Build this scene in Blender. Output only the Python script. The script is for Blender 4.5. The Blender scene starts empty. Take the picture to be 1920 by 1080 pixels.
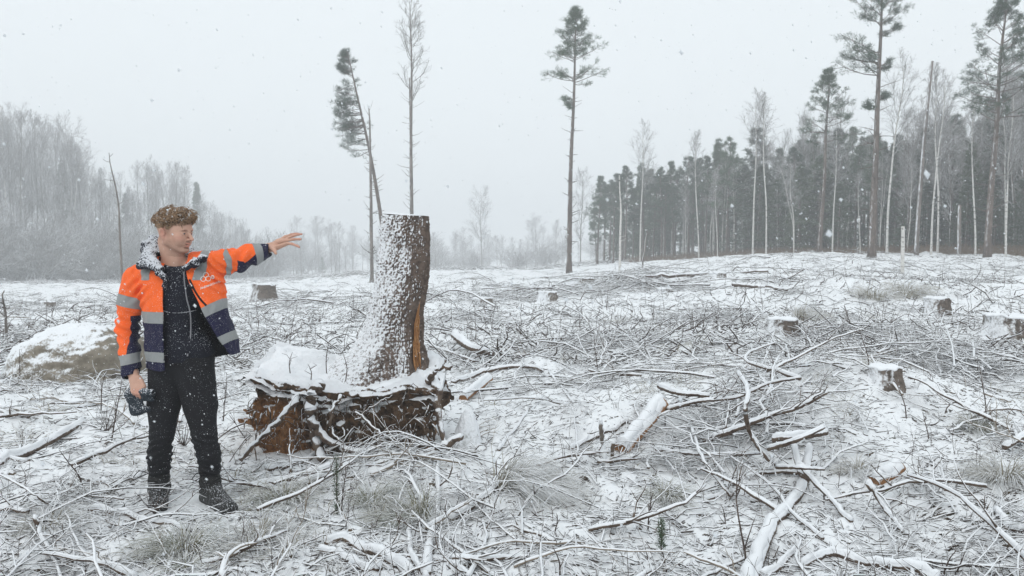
import bpy, math, random
import numpy as np
from mathutils import Vector, Matrix
from mathutils.bvhtree import BVHTree

SC = bpy.context.scene
COL = SC.collection
rng = np.random.default_rng(7)
random.seed(7)

# ------------------------------------------------------------------ camera
F = 1387.0            # focal length in pixels of the 1920 px wide photograph
HORIZON = 475.0
CAMH = 1.55
PITCH = math.atan((540 - HORIZON) / F)
cam = bpy.data.cameras.new('camera')
cam.sensor_width = 36.0
cam.lens = 36.0 * F / 1920.0
cam.clip_start = 0.05
cam.clip_end = 3000
cam.dof.use_dof = True
cam.dof.focus_distance = 5.2
cam.dof.aperture_fstop = 6.3
camo = bpy.data.objects.new('camera', cam)
COL.objects.link(camo)
camo.location = (0, 0, CAMH)
camo.rotation_euler = (math.pi / 2 - PITCH, 0, 0)
SC.camera = camo

# ------------------------------------------------------------------ sky and light
SUN_EL, SUN_AZ = math.radians(48), math.radians(205)
world = bpy.data.worlds.new('World')
SC.world = world
world.use_nodes = True
wn = world.node_tree
wn.nodes.clear()
wo = wn.nodes.new('ShaderNodeOutputWorld')
wb = wn.nodes.new('ShaderNodeBackground')
sky = wn.nodes.new('ShaderNodeTexSky')
sky.sky_type = 'NISHITA'
sky.sun_disc = False
sky.sun_elevation = SUN_EL
sky.sun_rotation = SUN_AZ
sky.air_density = 1.0
sky.dust_density = 4.0
hs = wn.nodes.new('ShaderNodeHueSaturation')
hs.inputs['Saturation'].default_value = 0.25
wm = wn.nodes.new('ShaderNodeMix')
wm.data_type = 'RGBA'
wm.inputs[0].default_value = 0.86       # closed snow cloud: nearly all of the sky is even grey cloud
wm.inputs[7].default_value = (7.55, 8.1, 8.4, 1)
wb.inputs['Strength'].default_value = 0.1
wn.links.new(sky.outputs[0], hs.inputs['Color'])
wn.links.new(hs.outputs[0], wm.inputs[6])
wn.links.new(wm.outputs[2], wb.inputs['Color'])
wn.links.new(wb.outputs[0], wo.inputs['Surface'])

sl = bpy.data.lights.new('sun', 'SUN')
sl.energy = 0.55
sl.angle = math.radians(35)
sl.color = (1.0, 0.98, 0.95)
slo = bpy.data.objects.new('sun', sl)
COL.objects.link(slo)
# direction towards the sun: from behind the camera and a little to the left
sd = Vector((math.sin(SUN_AZ) * math.cos(SUN_EL), math.cos(SUN_AZ) * math.cos(SUN_EL), math.sin(SUN_EL)))
slo.rotation_euler = (-sd).to_track_quat('-Z', 'Y').to_euler()

SC.view_settings.view_transform = 'Standard'
SC.view_settings.look = 'None'
SC.view_settings.gamma = 1.0
SC.view_settings.exposure = 0.42
SC.view_settings.use_curve_mapping = False
SC.render.engine = 'CYCLES'
cy = SC.cycles
cy.use_denoising = True
cy.max_bounces = 6
cy.diffuse_bounces = 3
cy.glossy_bounces = 2
cy.transmission_bounces = 2
cy.transparent_max_bounces = 6
cy.volume_bounces = 1
cy.caustics_reflective = False
cy.caustics_refractive = False

# ------------------------------------------------------------------ projection helpers (build-time design aids)
_cp, _sp = math.cos(PITCH), math.sin(PITCH)
def ray(px, py):
    u, v = (px - 960) / F, (540 - py) / F
    return np.array([u, _cp + v * _sp, -_sp + v * _cp])
def W(px, py, Y):
    """world point at depth Y that the photograph shows at px, py"""
    if py == 0: py = 600          # only the column is wanted: take it at body height
    d = ray(px, py)
    return np.array([d[0], d[1], d[2]]) * (Y / d[1]) + np.array([0, 0, CAMH])
def proj(P):
    P = np.asarray(P, float)
    x, y, z = P[..., 0], P[..., 1], P[..., 2] - CAMH
    dep = y * _cp - z * _sp
    up = y * _sp + z * _cp
    return 960 + F * x / dep, 540 - F * up / dep

# ------------------------------------------------------------------ noise
def rnd(a, b, n=None): return rng.uniform(a, b, n)
_perm = np.random.default_rng(3).permutation(4096).astype(np.int64)
def _h(i, j, k):
    return _perm[(_perm[(_perm[i & 4095] + j) & 4095] + k) & 4095]
def noise3(x, y, z):
    """value noise, -1..1"""
    x = np.asarray(x, float); y = np.asarray(y, float); z = np.asarray(z, float)
    x, y, z = np.broadcast_arrays(x, y, z)
    i = np.floor(x).astype(np.int64); j = np.floor(y).astype(np.int64); k = np.floor(z).astype(np.int64)
    fx, fy, fz = x - i, y - j, z - k
    fx = fx * fx * (3 - 2 * fx); fy = fy * fy * (3 - 2 * fy); fz = fz * fz * (3 - 2 * fz)
    def g(a, b, c): return _h(i + a, j + b, k + c) / 2047.5 - 1.0
    x00 = g(0,0,0) * (1 - fx) + g(1,0,0) * fx
    x10 = g(0,1,0) * (1 - fx) + g(1,1,0) * fx
    x01 = g(0,0,1) * (1 - fx) + g(1,0,1) * fx
    x11 = g(0,1,1) * (1 - fx) + g(1,1,1) * fx
    return (x00 * (1 - fy) + x10 * fy) * (1 - fz) + (x01 * (1 - fy) + x11 * fy) * fz
def fbm(x, y, z, oct=4, gain=0.5):
    s, a = 0, 1.0
    for o in range(oct):
        s = s + a * noise3(x * 2**o + 17.3 * o, y * 2**o - 9.1 * o, z * 2**o + 4.7 * o)
        a *= gain
    return s

def smooth(a, b, v):
    t = np.clip((v - a) / (b - a), 0, 1)
    return t * t * (3 - 2 * t)

# ------------------------------------------------------------------ terrain
MOUNDS = [  # px, py, radius m, height m : raised ground seen in the photograph
    (1660, 760, 0.9, 0.30), (560, 800, 0.0001, 0.0), (1120, 800, 0.55, 0.16), (1000, 700, 0.45, 0.22),
    (760, 900, 0.5, 0.14), (860, 640, 0.9, 0.15), (1400, 760, 1.3, 0.20), (1200, 540, 3.0, 0.5), (1350, 650, 1.5, 0.2),
    (480, 560, 2.5, 0.2), (1750, 560, 4.0, 0.35), (150, 800, 1.2, 0.10), (1800, 900, 0.8, 0.12)]
_M = []
def terrain_base(x, y):
    a = x / np.maximum(np.abs(y), 4.0)
    r = smooth(6, 46, y)
    z = r * (1.45 * smooth(-0.02, 0.40, a) - 0.85 * smooth(-0.08, -0.40, a))
    z = z - smooth(40, 230, y) * 3.0 * (1 - smooth(0.0, 0.15, a)) - smooth(30, 110, y) * 0.9 * smooth(-0.08, -0.40, a)
    z = z + smooth(330, 620, y) * 16.0 * (0.6 + 0.6 * noise3(x / 160, y / 300, 0.5))
    z = z + 0.10 * noise3(x / 3.1, y / 3.1, 1.7) * smooth(3.4, 7, y) + 0.05 * noise3(x / 1.1, y / 1.1, 3.1)
    return z
def terrain(x, y, fine=True):
    x = np.asarray(x, float); y = np.asarray(y, float)
    z = terrain_base(x, y)
    for mx, my, mr, mh in _M:
        z = z + mh * np.exp(-((x - mx)**2 + (y - my)**2) / (mr * mr))
    if fine:
        n = fbm(x / 0.42, y / 0.42, 5.5, 3, 0.55)
        tread = 1 - 0.8 * np.exp(-((x + 2.02)**2 + (y - 4.55)**2) / 0.35**2)      # trodden flat where the man stands
        z = z + (0.046 * n + 0.02) * tread - 0.02
        z = z + tread * 0.030 * np.abs(noise3(x / 0.13, y / 0.13, 8.8)) + tread * 0.016 * noise3(x / 0.055, y / 0.055, 2.2) * (np.abs(y) < 12)
        z = z + smooth(9, 24, y) * (0.16 * np.maximum(noise3(x / 1.3, y / 1.7, 4.4), 0) + 0.10 * noise3(x / 0.7, y / 0.9, 6.4))
    return z
def G(px, py, fine=False):
    """point of the terrain seen at px, py"""
    d = ray(px, py)
    lo, hi = 1.5, 400.0
    ts = np.concatenate([np.linspace(1.5, 30, 400), np.linspace(30, 250, 400)[1:]])
    X, Y, Z = d[0] * ts, d[1] * ts, CAMH + d[2] * ts
    below = Z < terrain(X, Y, fine)
    if not below.any():
        t = 200.0
    else:
        i = int(np.argmax(below)); t = ts[i]
        if i > 0:
            a, b = ts[i-1], ts[i]
            for _ in range(18):
                m = (a + b) / 2
                if CAMH + d[2] * m < float(terrain(d[0] * m, d[1] * m, fine)): b = m
                else: a = m
            t = b
    x, y = d[0] * t, d[1] * t
    return np.array([x, y, float(terrain(x, y, fine))])
for px, py, mr, mh in MOUNDS:
    g = G(px, py)
    if mh > 0: _M.append((g[0], g[1], mr, mh))

# ------------------------------------------------------------------ object helpers
def tag(o, label=None, cat=None, group=None, kind=None):
    if label: o['label'] = label
    if cat: o['category'] = cat
    if group: o['group'] = group
    if kind: o['kind'] = kind
    return o
def mesh_data(name, v, f, smooth_=True, attrs=None):
    """v (N,3), f (M,3|4) numpy or list of arrays of either width"""
    fl = f if isinstance(f, list) else [f]
    fl = [np.asarray(a, np.int32) for a in fl if len(a)]
    me = bpy.data.meshes.new(name)
    v = np.asarray(v, np.float32)
    me.vertices.add(len(v)); me.vertices.foreach_set('co', v.ravel())
    loops = np.concatenate([a.ravel() for a in fl])
    tot = np.concatenate([np.full(len(a), a.shape[1], np.int32) for a in fl])
    start = np.concatenate([[0], np.cumsum(tot)[:-1]]).astype(np.int32)
    me.loops.add(len(loops)); me.loops.foreach_set('vertex_index', loops)
    me.polygons.add(len(tot)); me.polygons.foreach_set('loop_start', start); me.polygons.foreach_set('loop_total', tot)
    me.update(calc_edges=True)
    if smooth_: me.polygons.foreach_set('use_smooth', np.ones(len(tot), bool))
    if attrs:
        for k, a in attrs.items():
            a = np.asarray(a, np.float32)
            if a.ndim == 1:
                at = me.attributes.new(k, 'FLOAT', 'POINT'); at.data.foreach_set('value', a)
            else:
                at = me.attributes.new(k, 'FLOAT_VECTOR', 'POINT'); at.data.foreach_set('vector', a.ravel())
    return me
def link(name, me, mat=None, parent=None, loc=None):
    o = bpy.data.objects.new(name, me)
    COL.objects.link(o)
    if me is not None and mat is not None and not len(me.materials):
        me.materials.append(mat)
    if loc is not None: o.location = loc
    if parent is not None: o.parent = parent
    return o
def empty(name, loc=(0, 0, 0), rz=0.0):
    o = bpy.data.objects.new(name, None)
    COL.objects.link(o)
    o.location = loc; o.rotation_euler = (0, 0, rz); o.empty_display_size = 0.2
    return o
def add(name, v, f, mat, parent=None, origin=None, smooth_=True, attrs=None):
    """world-space geometry -> object whose origin is at 'origin' (or at the parent's location)"""
    v = np.asarray(v, float)
    if origin is None:
        origin = np.array(parent.location) if parent is not None else v[np.argmin(v[:, 2])]
        if parent is not None and parent.parent is not None:
            origin = np.array(parent.location) + np.array(parent.parent.location)
    me = mesh_data(name, v - np.asarray(origin)[None, :], f, smooth_, attrs)
    o = link(name, me, mat, parent)
    if parent is None: o.location = tuple(origin)
    return o

# ------------------------------------------------------------------ tubes
def tubes(P, R, sides=4, cap=True):
    """P (N,K,3), R (N,K) -> verts, [quads, tris]"""
    P = np.asarray(P, float); R = np.asarray(R, float)
    N, K, _ = P.shape
    T = np.empty_like(P)
    T[:, 1:-1] = P[:, 2:] - P[:, :-2]
    T[:, 0] = P[:, 1] - P[:, 0]; T[:, -1] = P[:, -1] - P[:, -2]
    T /= np.linalg.norm(T, axis=2, keepdims=True) + 1e-9
    m = T.mean(axis=1); ref = np.where((np.abs(m[:, 2]) > 0.75)[:, None], np.array([1.0, 0, 0]), np.array([0, 0, 1.0]))
    A = np.cross(T, ref[:, None, :]); A /= np.linalg.norm(A, axis=2, keepdims=True) + 1e-9
    B = np.cross(A, T)
    th = np.arange(sides) * 2 * math.pi / sides
    V = P[:, :, None, :] + R[:, :, None, None] * (A[:, :, None, :] * np.cos(th)[None, None, :, None] + B[:, :, None, :] * np.sin(th)[None, None, :, None])
    idx = np.arange(N * K * sides).reshape(N, K, sides)
    a = idx[:, :-1, :]; b = np.roll(idx, -1, axis=2)[:, :-1, :]
    c = np.roll(idx, -1, axis=2)[:, 1:, :]; d = idx[:, 1:, :]
    q = np.stack([a, b, c, d], axis=-1).reshape(-1, 4)[:, ::-1]
    V = V.reshape(-1, 3)
    out = [q]
    if cap:
        e = np.arange(2, sides)
        s0 = idx[:, 0, :]; s1 = idx[:, -1, :]
        t0 = np.stack([np.repeat(s0[:, :1], sides - 2, 1), s0[:, 1:-1], s0[:, 2:]], -1).reshape(-1, 3)
        t1 = np.stack([np.repeat(s1[:, :1], sides - 2, 1), s1[:, 2:], s1[:, 1:-1]], -1).reshape(-1, 3)
        out.append(np.concatenate([t0, t1]))
    return V, out
class Acc:
    """collects pieces of one mesh"""
    def __init__(s): s.v = []; s.q = []; s.t = []; s.n = 0; s.a = []
    def add(s, v, fl, attr=None):
        for f in (fl if isinstance(fl, list) else [fl]):
            f = np.asarray(f)
            if len(f): (s.q if f.shape[1] == 4 else s.t).append(f + s.n)
        s.v.append(v); s.n += len(v)
        s.a.append(np.zeros(len(v)) if attr is None else (np.full(len(v), attr) if np.isscalar(attr) else attr))
    def tubes(s, P, R, sides=4, cap=True, attr=None):
        v, f = tubes(P, R, sides, cap); s.add(v, f, attr)
    def get(s):
        fl = []
        if s.q: fl.append(np.concatenate(s.q))
        if s.t: fl.append(np.concatenate(s.t))
        return np.concatenate(s.v), fl
    def obj(s, name, mat, parent=None, origin=None, smooth_=True, attrname=None):
        v, f = s.get()
        return add(name, v, f, mat, parent, origin, smooth_, {attrname: np.concatenate(s.a)} if attrname else None)
    def data(s, name, mat=None, smooth_=True, attrname=None):
        v, f = s.get()
        me = mesh_data(name, v, f, smooth_, {attrname: np.concatenate(s.a)} if attrname else None)
        if mat: me.materials.append(mat)
        return me
def resample(pts, n):
    pts = np.asarray(pts, float)
    # Catmull-Rom through the points
    P = np.vstack([2 * pts[0] - pts[1], pts, 2 * pts[-1] - pts[-2]])
    out = []
    m = len(pts) - 1
    for s in np.linspace(0, m, n):
        i = min(int(s), m - 1); t = s - i
        a, b, c, d = P[i], P[i+1], P[i+2], P[i+3]
        out.append(0.5 * (2*b + (c - a)*t + (2*a - 5*b + 4*c - d)*t*t + (3*b - a - 3*c + d)*t**3))
    return np.array(out)

# ------------------------------------------------------------------ materials
def new_mat(name):
    m = bpy.data.materials.new(name); m.use_nodes = True
    nt = m.node_tree; nt.nodes.clear()
    o = nt.nodes.new('ShaderNodeOutputMaterial'); b = nt.nodes.new('ShaderNodeBsdfPrincipled')
    nt.links.new(b.outputs[0], o.inputs[0])
    b.inputs['Roughness'].default_value = 0.8
    b.inputs['Specular IOR Level'].default_value = 0.25
    return m, nt, b
def nd(nt, t, **kw):
    n = nt.nodes.new(t)
    for k, v in kw.items(): setattr(n, k, v)
    return n
def mixc(nt, fac, a, b):
    n = nd(nt, 'ShaderNodeMix', data_type='RGBA')
    for sock, val in ((0, fac), (6, a), (7, b)):
        if isinstance(val, bpy.types.NodeSocket): nt.links.new(val, n.inputs[sock])
        elif sock == 0: n.inputs[0].default_value = val
        else: n.inputs[sock].default_value = (*val, 1)
    return n.outputs[2]
def noise(nt, scale, detail=3, rough=0.55, vec=None, stretch=None):
    tc = nd(nt, 'ShaderNodeTexCoord')
    src = vec if vec is not None else tc.outputs['Object']
    if stretch:
        mp = nd(nt, 'ShaderNodeMapping'); mp.inputs['Scale'].default_value = stretch
        nt.links.new(src, mp.inputs[0]); src = mp.outputs[0]
    n = nd(nt, 'ShaderNodeTexNoise')
    n.inputs['Scale'].default_value = scale; n.inputs['Detail'].default_value = detail; n.inputs['Roughness'].default_value = rough
    nt.links.new(src, n.inputs['Vector'])
    return n.outputs['Fac']
def ramp(nt, val, lo, hi, inv=False):
    n = nd(nt, 'ShaderNodeMapRange'); n.interpolation_type = 'SMOOTHSTEP'
    n.inputs['From Min'].default_value = lo; n.inputs['From Max'].default_value = hi
    if inv: n.inputs['To Min'].default_value = 1; n.inputs['To Max'].default_value = 0
    nt.links.new(val, n.inputs['Value'])
    return n.outputs['Result']
def math_(nt, op, a, b=None, c=None):
    n = nd(nt, 'ShaderNodeMath', operation=op)
    for i, v in enumerate((a, b, c)):
        if v is None: continue
        if isinstance(v, bpy.types.NodeSocket): nt.links.new(v, n.inputs[i])
        else: n.inputs[i].default_value = v
    return n.outputs[0]
def bump(nt, b, h, strength=0.4, dist=0.01):
    n = nd(nt, 'ShaderNodeBump'); n.inputs['Strength'].default_value = strength; n.inputs['Distance'].default_value = dist
    nt.links.new(h, n.inputs['Height']); nt.links.new(n.outputs[0], b.inputs['Normal'])
def attr(nt, name):
    return nd(nt, 'ShaderNodeAttribute', attribute_name=name)
SNOW = (0.83, 0.85, 0.875)
def snowy(name, c1, c2, lo, hi, scale=30, amp=0.5, cscale=8, dirn=(0, 0, 1), stretch=None, bumpd=0.004, rough=0.85, snowc=SNOW):
    """bark, soil or stone with wet snow caught on the faces that look towards dirn"""
    m, nt, b = new_mat(name)
    geo = nd(nt, 'ShaderNodeNewGeometry')
    dt = nd(nt, 'ShaderNodeVectorMath', operation='DOT_PRODUCT')
    nt.links.new(geo.outputs['Normal'], dt.inputs[0]); dt.inputs[1].default_value = Vector(dirn).normalized()
    n1 = noise(nt, scale, 3, 0.6, stretch=stretch)
    s = math_(nt, 'MULTIPLY_ADD', n1, amp, dt.outputs['Value'])
    s = math_(nt, 'SUBTRACT', s, amp * 0.5)
    fac = ramp(nt, s, lo, hi)
    base = mixc(nt, ramp(nt, noise(nt, cscale, 4, 0.6, stretch=stretch), 0.3, 0.7), c1, c2)
    nt.links.new(mixc(nt, fac, base, snowc), b.inputs['Base Color'])
    b.inputs['Roughness'].default_value = rough
    if bumpd:
        bump(nt, b, noise(nt, cscale * 5, 3, 0.6, stretch=stretch), 0.6, bumpd)
    return m
# ------------------------------------------------------------------ shared materials
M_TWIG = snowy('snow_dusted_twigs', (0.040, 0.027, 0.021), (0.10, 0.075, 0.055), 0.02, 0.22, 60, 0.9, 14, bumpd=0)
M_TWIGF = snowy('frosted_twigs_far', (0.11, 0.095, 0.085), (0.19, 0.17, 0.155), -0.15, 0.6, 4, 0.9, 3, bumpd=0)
M_BRANCH = snowy('branch_bark_snow', (0.065, 0.042, 0.032), (0.16, 0.12, 0.09), 0.14, 0.34, 45, 0.55, 18, bumpd=0.004)
M_SNOW = snowy('lying_snow', (0.62, 0.63, 0.64), (0.74, 0.75, 0.77), -0.9, -0.4, 60, 0.2, 12, bumpd=0.006)
M_DARKTWIG = snowy('bare_dark_twigs', (0.05, 0.035, 0.03), (0.11, 0.08, 0.065), 0.55, 0.9, 60, 0.7, 14, bumpd=0)
M_GRASS = snowy('frosted_grass_blades', (0.13, 0.14, 0.06), (0.34, 0.30, 0.19), 0.15, 0.6, 50, 1.0, 9, bumpd=0)
M_STRAW = snowy('bleached_grass_blades', (0.30, 0.26, 0.18), (0.46, 0.42, 0.32), -0.05, 0.4, 50, 1.0, 9, bumpd=0)
M_BARK = snowy('pine_bark_snow', (0.085, 0.07, 0.062), (0.17, 0.135, 0.115), 0.9, 1.3, 9, 0.8, 6, dirn=(-0.85, -0.5, 0.2), stretch=(1, 1, 0.35), bumpd=0.01)
M_GREYBARK = snowy('grey_bark_snow', (0.11, 0.095, 0.085), (0.24, 0.21, 0.19), 0.75, 1.15, 9, 0.8, 6, dirn=(-0.85, -0.4, 0.3), stretch=(1, 1, 0.35), bumpd=0.01)

def mat_birch():
    m, nt, b = new_mat('birch_bark')
    marks = ramp(nt, noise(nt, 3.0, 4, 0.7, stretch=(1, 1, 4.5)), 0.56, 0.62)
    c = mixc(nt, noise(nt, 5, 3), (0.50, 0.48, 0.45), (0.74, 0.73, 0.70))
    nt.links.new(mixc(nt, marks, c, (0.06, 0.05, 0.045)), b.inputs['Base Color'])
    return m
M_BIRCH = mat_birch()
def mat_needles(name, c1, c2, lo, hi, sc):
    m, nt, b = new_mat(name)
    geo = nd(nt, 'ShaderNodeNewGeometry')
    sep = nd(nt, 'ShaderNodeSeparateXYZ'); nt.links.new(geo.outputs['Normal'], sep.inputs[0])
    az = math_(nt, 'ABSOLUTE', sep.outputs['Z'])
    n1 = noise(nt, sc, 3, 0.7)
    s = math_(nt, 'ADD', math_(nt, 'MULTIPLY', az, 0.45), n1)
    info = nd(nt, 'ShaderNodeObjectInfo')
    c = mixc(nt, info.outputs['Random'], c1, c2)
    nt.links.new(mixc(nt, ramp(nt, s, lo, hi), c, (0.62, 0.65, 0.67)), b.inputs['Base Color'])
    b.inputs['Roughness'].default_value = 0.9
    return m
M_NEEDLE = mat_needles('pine_needles_frosted', (0.042, 0.072, 0.046), (0.085, 0.130, 0.075), 0.80, 1.15, 3.0)
M_SPRUCE = mat_needles('spruce_needles_frosted', (0.036, 0.06, 0.038), (0.085, 0.125, 0.06), 0.80, 1.15, 3.0)

def mat_ground():
    m, nt, b = new_mat('snow_dusted_clearing_floor')
    geo = nd(nt, 'ShaderNodeNewGeometry')
    sep = nd(nt, 'ShaderNodeSeparateXYZ'); nt.links.new(geo.outputs['Normal'], sep.inputs[0])
    big = noise(nt, 0.9, 4, 0.6)
    mid = noise(nt, 7.0, 4, 0.65)
    fine = noise(nt, 38.0, 4, 0.7, stretch=(1, 1.6, 1))
    fib = noise(nt, 15.0, 3, 0.6, stretch=(0.7, 2.0, 1))
    s = math_(nt, 'MULTIPLY', sep.outputs['Z'], 0.45)
    s = math_(nt, 'MULTIPLY_ADD', mid, 0.40, s)
    s = math_(nt, 'MULTIPLY_ADD', big, 0.30, s)
    s = math_(nt, 'MULTIPLY_ADD', fine, 0.35, s)
    s = math_(nt, 'MULTIPLY_ADD', fib, 0.95, s)
    cov = ramp(nt, s, 1.262, 1.312)           # 1 = covered by snow
    litter = mixc(nt, ramp(nt, noise(nt, 22, 3), 0.35, 0.65), (0.030, 0.020, 0.013), (0.10, 0.070, 0.042))
    litter = mixc(nt, ramp(nt, noise(nt, 2.3, 3), 0.58, 0.68), litter, (0.10, 0.115, 0.05))
    # brown bracken belt along the edge of the wood on the right
    pos = nd(nt, 'ShaderNodeSeparateXYZ'); nt.links.new(geo.outputs['Position'], pos.inputs[0])
    snowc = mixc(nt, ramp(nt, fine, 0.3, 0.7), (0.80, 0.825, 0.85), (0.89, 0.905, 0.92))
    nt.links.new(mixc(nt, cov, litter, snowc), b.inputs['Base Color'])
    bh = math_(nt, 'MULTIPLY_ADD', cov, 0.6, fine)
    bump(nt, b, bh, 0.7, 0.010)
    return m
M_GROUND = mat_ground()

# ------------------------------------------------------------------ ground sheet
def build_ground():
    nr, na = 640, 620
    # rows by distance (fine close to the camera), columns by bearing; continues behind the camera coarsely
    r = np.concatenate([1.9 * (1.0 + np.linspace(0, 1, 520)) ** 0 * np.exp(np.linspace(0, math.log(95 / 1.9), 520)), np.exp(np.linspace(math.log(100), math.log(900), 60))])
    a = np.linspace(-math.radians(58), math.radians(58), na)
    R, A = np.meshgrid(r, a, indexing='ij')
    X, Y = R * np.sin(A), R * np.cos(A)
    Z = terrain(X, Y)
    v = np.stack([X, Y, Z], -1).reshape(-1, 3)
    n0, n1 = X.shape
    idx = np.arange(n0 * n1).reshape(n0, n1)
    q = np.stack([idx[:-1, :-1], idx[:-1, 1:], idx[1:, 1:], idx[1:, :-1]], -1).reshape(-1, 4)[:, ::-1]
    acc = Acc(); acc.add(v, q)
    # the disc under and behind the camera, sharing the edge of the fan
    r2 = np.concatenate([np.linspace(0.02, 1.9, 16)])
    R2, A2 = np.meshgrid(r2, a, indexing='ij'); X2, Y2 = R2 * np.sin(A2), R2 * np.cos(A2)
    v2 = np.stack([X2, Y2, terrain(X2, Y2)], -1).reshape(-1, 3)
    i2 = np.arange(len(v2)).reshape(X2.shape)
    acc.add(v2, np.stack([i2[:-1, :-1], i2[:-1, 1:], i2[1:, 1:], i2[1:, :-1]], -1).reshape(-1, 4)[:, ::-1])
    rb = np.exp(np.linspace(math.log(0.02), math.log(900), 120))
    ab = np.linspace(math.radians(58), math.radians(302), 90)
    R3, A3 = np.meshgrid(rb, ab, indexing='ij'); X3, Y3 = R3 * np.sin(A3), R3 * np.cos(A3)
    v3 = np.stack([X3, Y3, terrain(X3, Y3)], -1).reshape(-1, 3)
    i3 = np.arange(len(v3)).reshape(X3.shape)
    acc.add(v3, np.stack([i3[:-1, :-1], i3[:-1, 1:], i3[1:, 1:], i3[1:, :-1]], -1).reshape(-1, 4)[:, ::-1])
    o = acc.obj('ground', M_GROUND, origin=(0, 0, 0))
    tag(o, 'uneven forest floor of the felled clearing under a thin patchy layer of snow', 'ground', kind='structure')
build_ground()

# ------------------------------------------------------------------ falling-snow air
def build_haze():
    me = bpy.data.meshes.new('haze')
    x0, x1, y0, y1, z0, z1 = -820, 820, -820, 940, -14, 46
    v = [(x, y, z) for x in (x0, x1) for y in (y0, y1) for z in (z0, z1)]
    f = [(0, 1, 3, 2), (4, 6, 7, 5), (0, 4, 5, 1), (2, 3, 7, 6), (0, 2, 6, 4), (1, 5, 7, 3)]
    me.from_pydata(v, [], f)
    m = bpy.data.materials.new('snowy_air'); m.use_nodes = True
    nt = m.node_tree; nt.nodes.clear()
    o = nt.nodes.new('ShaderNodeOutputMaterial'); p = nt.nodes.new('ShaderNodeVolumePrincipled')
    p.inputs['Color'].default_value = (0.97, 0.985, 1.0, 1); p.inputs['Density'].default_value = 0.0039
    p.inputs['Anisotropy'].default_value = 0.0
    nt.links.new(p.outputs[0], o.inputs['Volume'])
    me.materials.append(m)
    ob = link('haze', me)
    tag(ob, 'pale air full of falling snow over the whole clearing', 'haze', kind='stuff')
build_haze()
# ------------------------------------------------------------------ trees

def along(P, R, idx, t):
    K = P.shape[1]; s = t * (K - 1); i = np.minimum(s.astype(int), K - 2); f = (s - i)[:, None]
    p = P[idx, i] * (1 - f) + P[idx, i + 1] * f
    tan = P[idx, i + 1] - P[idx, i]; tan /= np.linalg.norm(tan, axis=1, keepdims=True) + 1e-9
    r = R[idx, i] * (1 - f[:, 0]) + R[idx, i + 1] * f[:, 0]
    return p, tan, r
def grow(P, R, n, t, ang, length, K=4, up=0.0, wob=0.15, rratio=0.6, azi=None, rmin=0.004, idx=None, gravity=None):
    """n child branches per parent; t, ang, length: arrays (N*n) or callables of t"""
    N = P.shape[0]
    if idx is None: idx = np.repeat(np.arange(N), n)
    m = len(idx)
    tt = t(m) if callable(t) else t
    p, tan, r = along(P, R, idx, tt)
    az = rng.uniform(0, 2 * math.pi, m) if azi is None else azi
    ref = np.where((np.abs(tan[:, 2]) > 0.9)[:, None], np.array([1.0, 0, 0]), np.array([0, 0, 1.0]))
    a = np.cross(tan, ref); a /= np.linalg.norm(a, axis=1, keepdims=True) + 1e-9
    b = np.cross(a, tan)
    side = a * np.cos(az)[:, None] + b * np.sin(az)[:, None]
    an = ang(tt) if callable(ang) else rng.normal(ang, 0.15, m)
    d = tan * np.cos(an)[:, None] + side * np.sin(an)[:, None]
    L = (length(tt) if callable(length) else length) * rng.uniform(0.75, 1.2, m)
    out = [p]
    for k in range(K - 1):
        d = d + np.array([0, 0, up / (K - 1)]) + rng.normal(0, wob, (m, 3))
        d /= np.linalg.norm(d, axis=1, keepdims=True)
        out.append(out[-1] + d * (L / (K - 1))[:, None])
    C = np.stack(out, 1)
    r0 = np.maximum(r * rratio, rmin)
    RR = r0[:, None] * np.linspace(1, 0.35, K)[None, :]
    return C, np.maximum(RR, rmin * 0.6)
def sub(P, R, n, frac, t0, t1, ang, K=4, up=0.0, wob=0.15, rratio=0.5, rmin=0.006, fall=0.6, lmin=0.0):
    """n side shoots on every parent, each as long as a fraction of its own parent"""
    N = len(P); L = np.linalg.norm(P[:, 1:] - P[:, :-1], axis=2).sum(1); idx = np.repeat(np.arange(N), n); t = rng.uniform(t0, t1, N * n)
    ln = np.maximum(L[idx] * frac * (1.15 - fall * t), lmin)
    return grow(P, R, n, t, ang, ln, K, up, wob, rratio, rmin=rmin, idx=idx)
def trunk_path(h, lean=(0, 0), wob=0.1, K=14, r0=0.15, r1=0.03, bend=None):
    t = np.linspace(0, 1, K)
    ph = rng.uniform(0, 6.28, 4)
    x = lean[0] * t**1.5 + wob * (np.sin(t * 5 + ph[0]) - math.sin(ph[0])) * t + wob * 0.4 * np.sin(t * 13 + ph[1]) * t
    y = lean[1] * t**1.5 + wob * (np.sin(t * 4.3 + ph[2]) - math.sin(ph[2])) * t
    z = h * t - 0.25 * (1 - t)
    R = (r0 * (1 - t) ** 0.8 + r1 * t); R[0] *= 1.35
    return np.stack([x, y, z], -1)[None], R[None]

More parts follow.
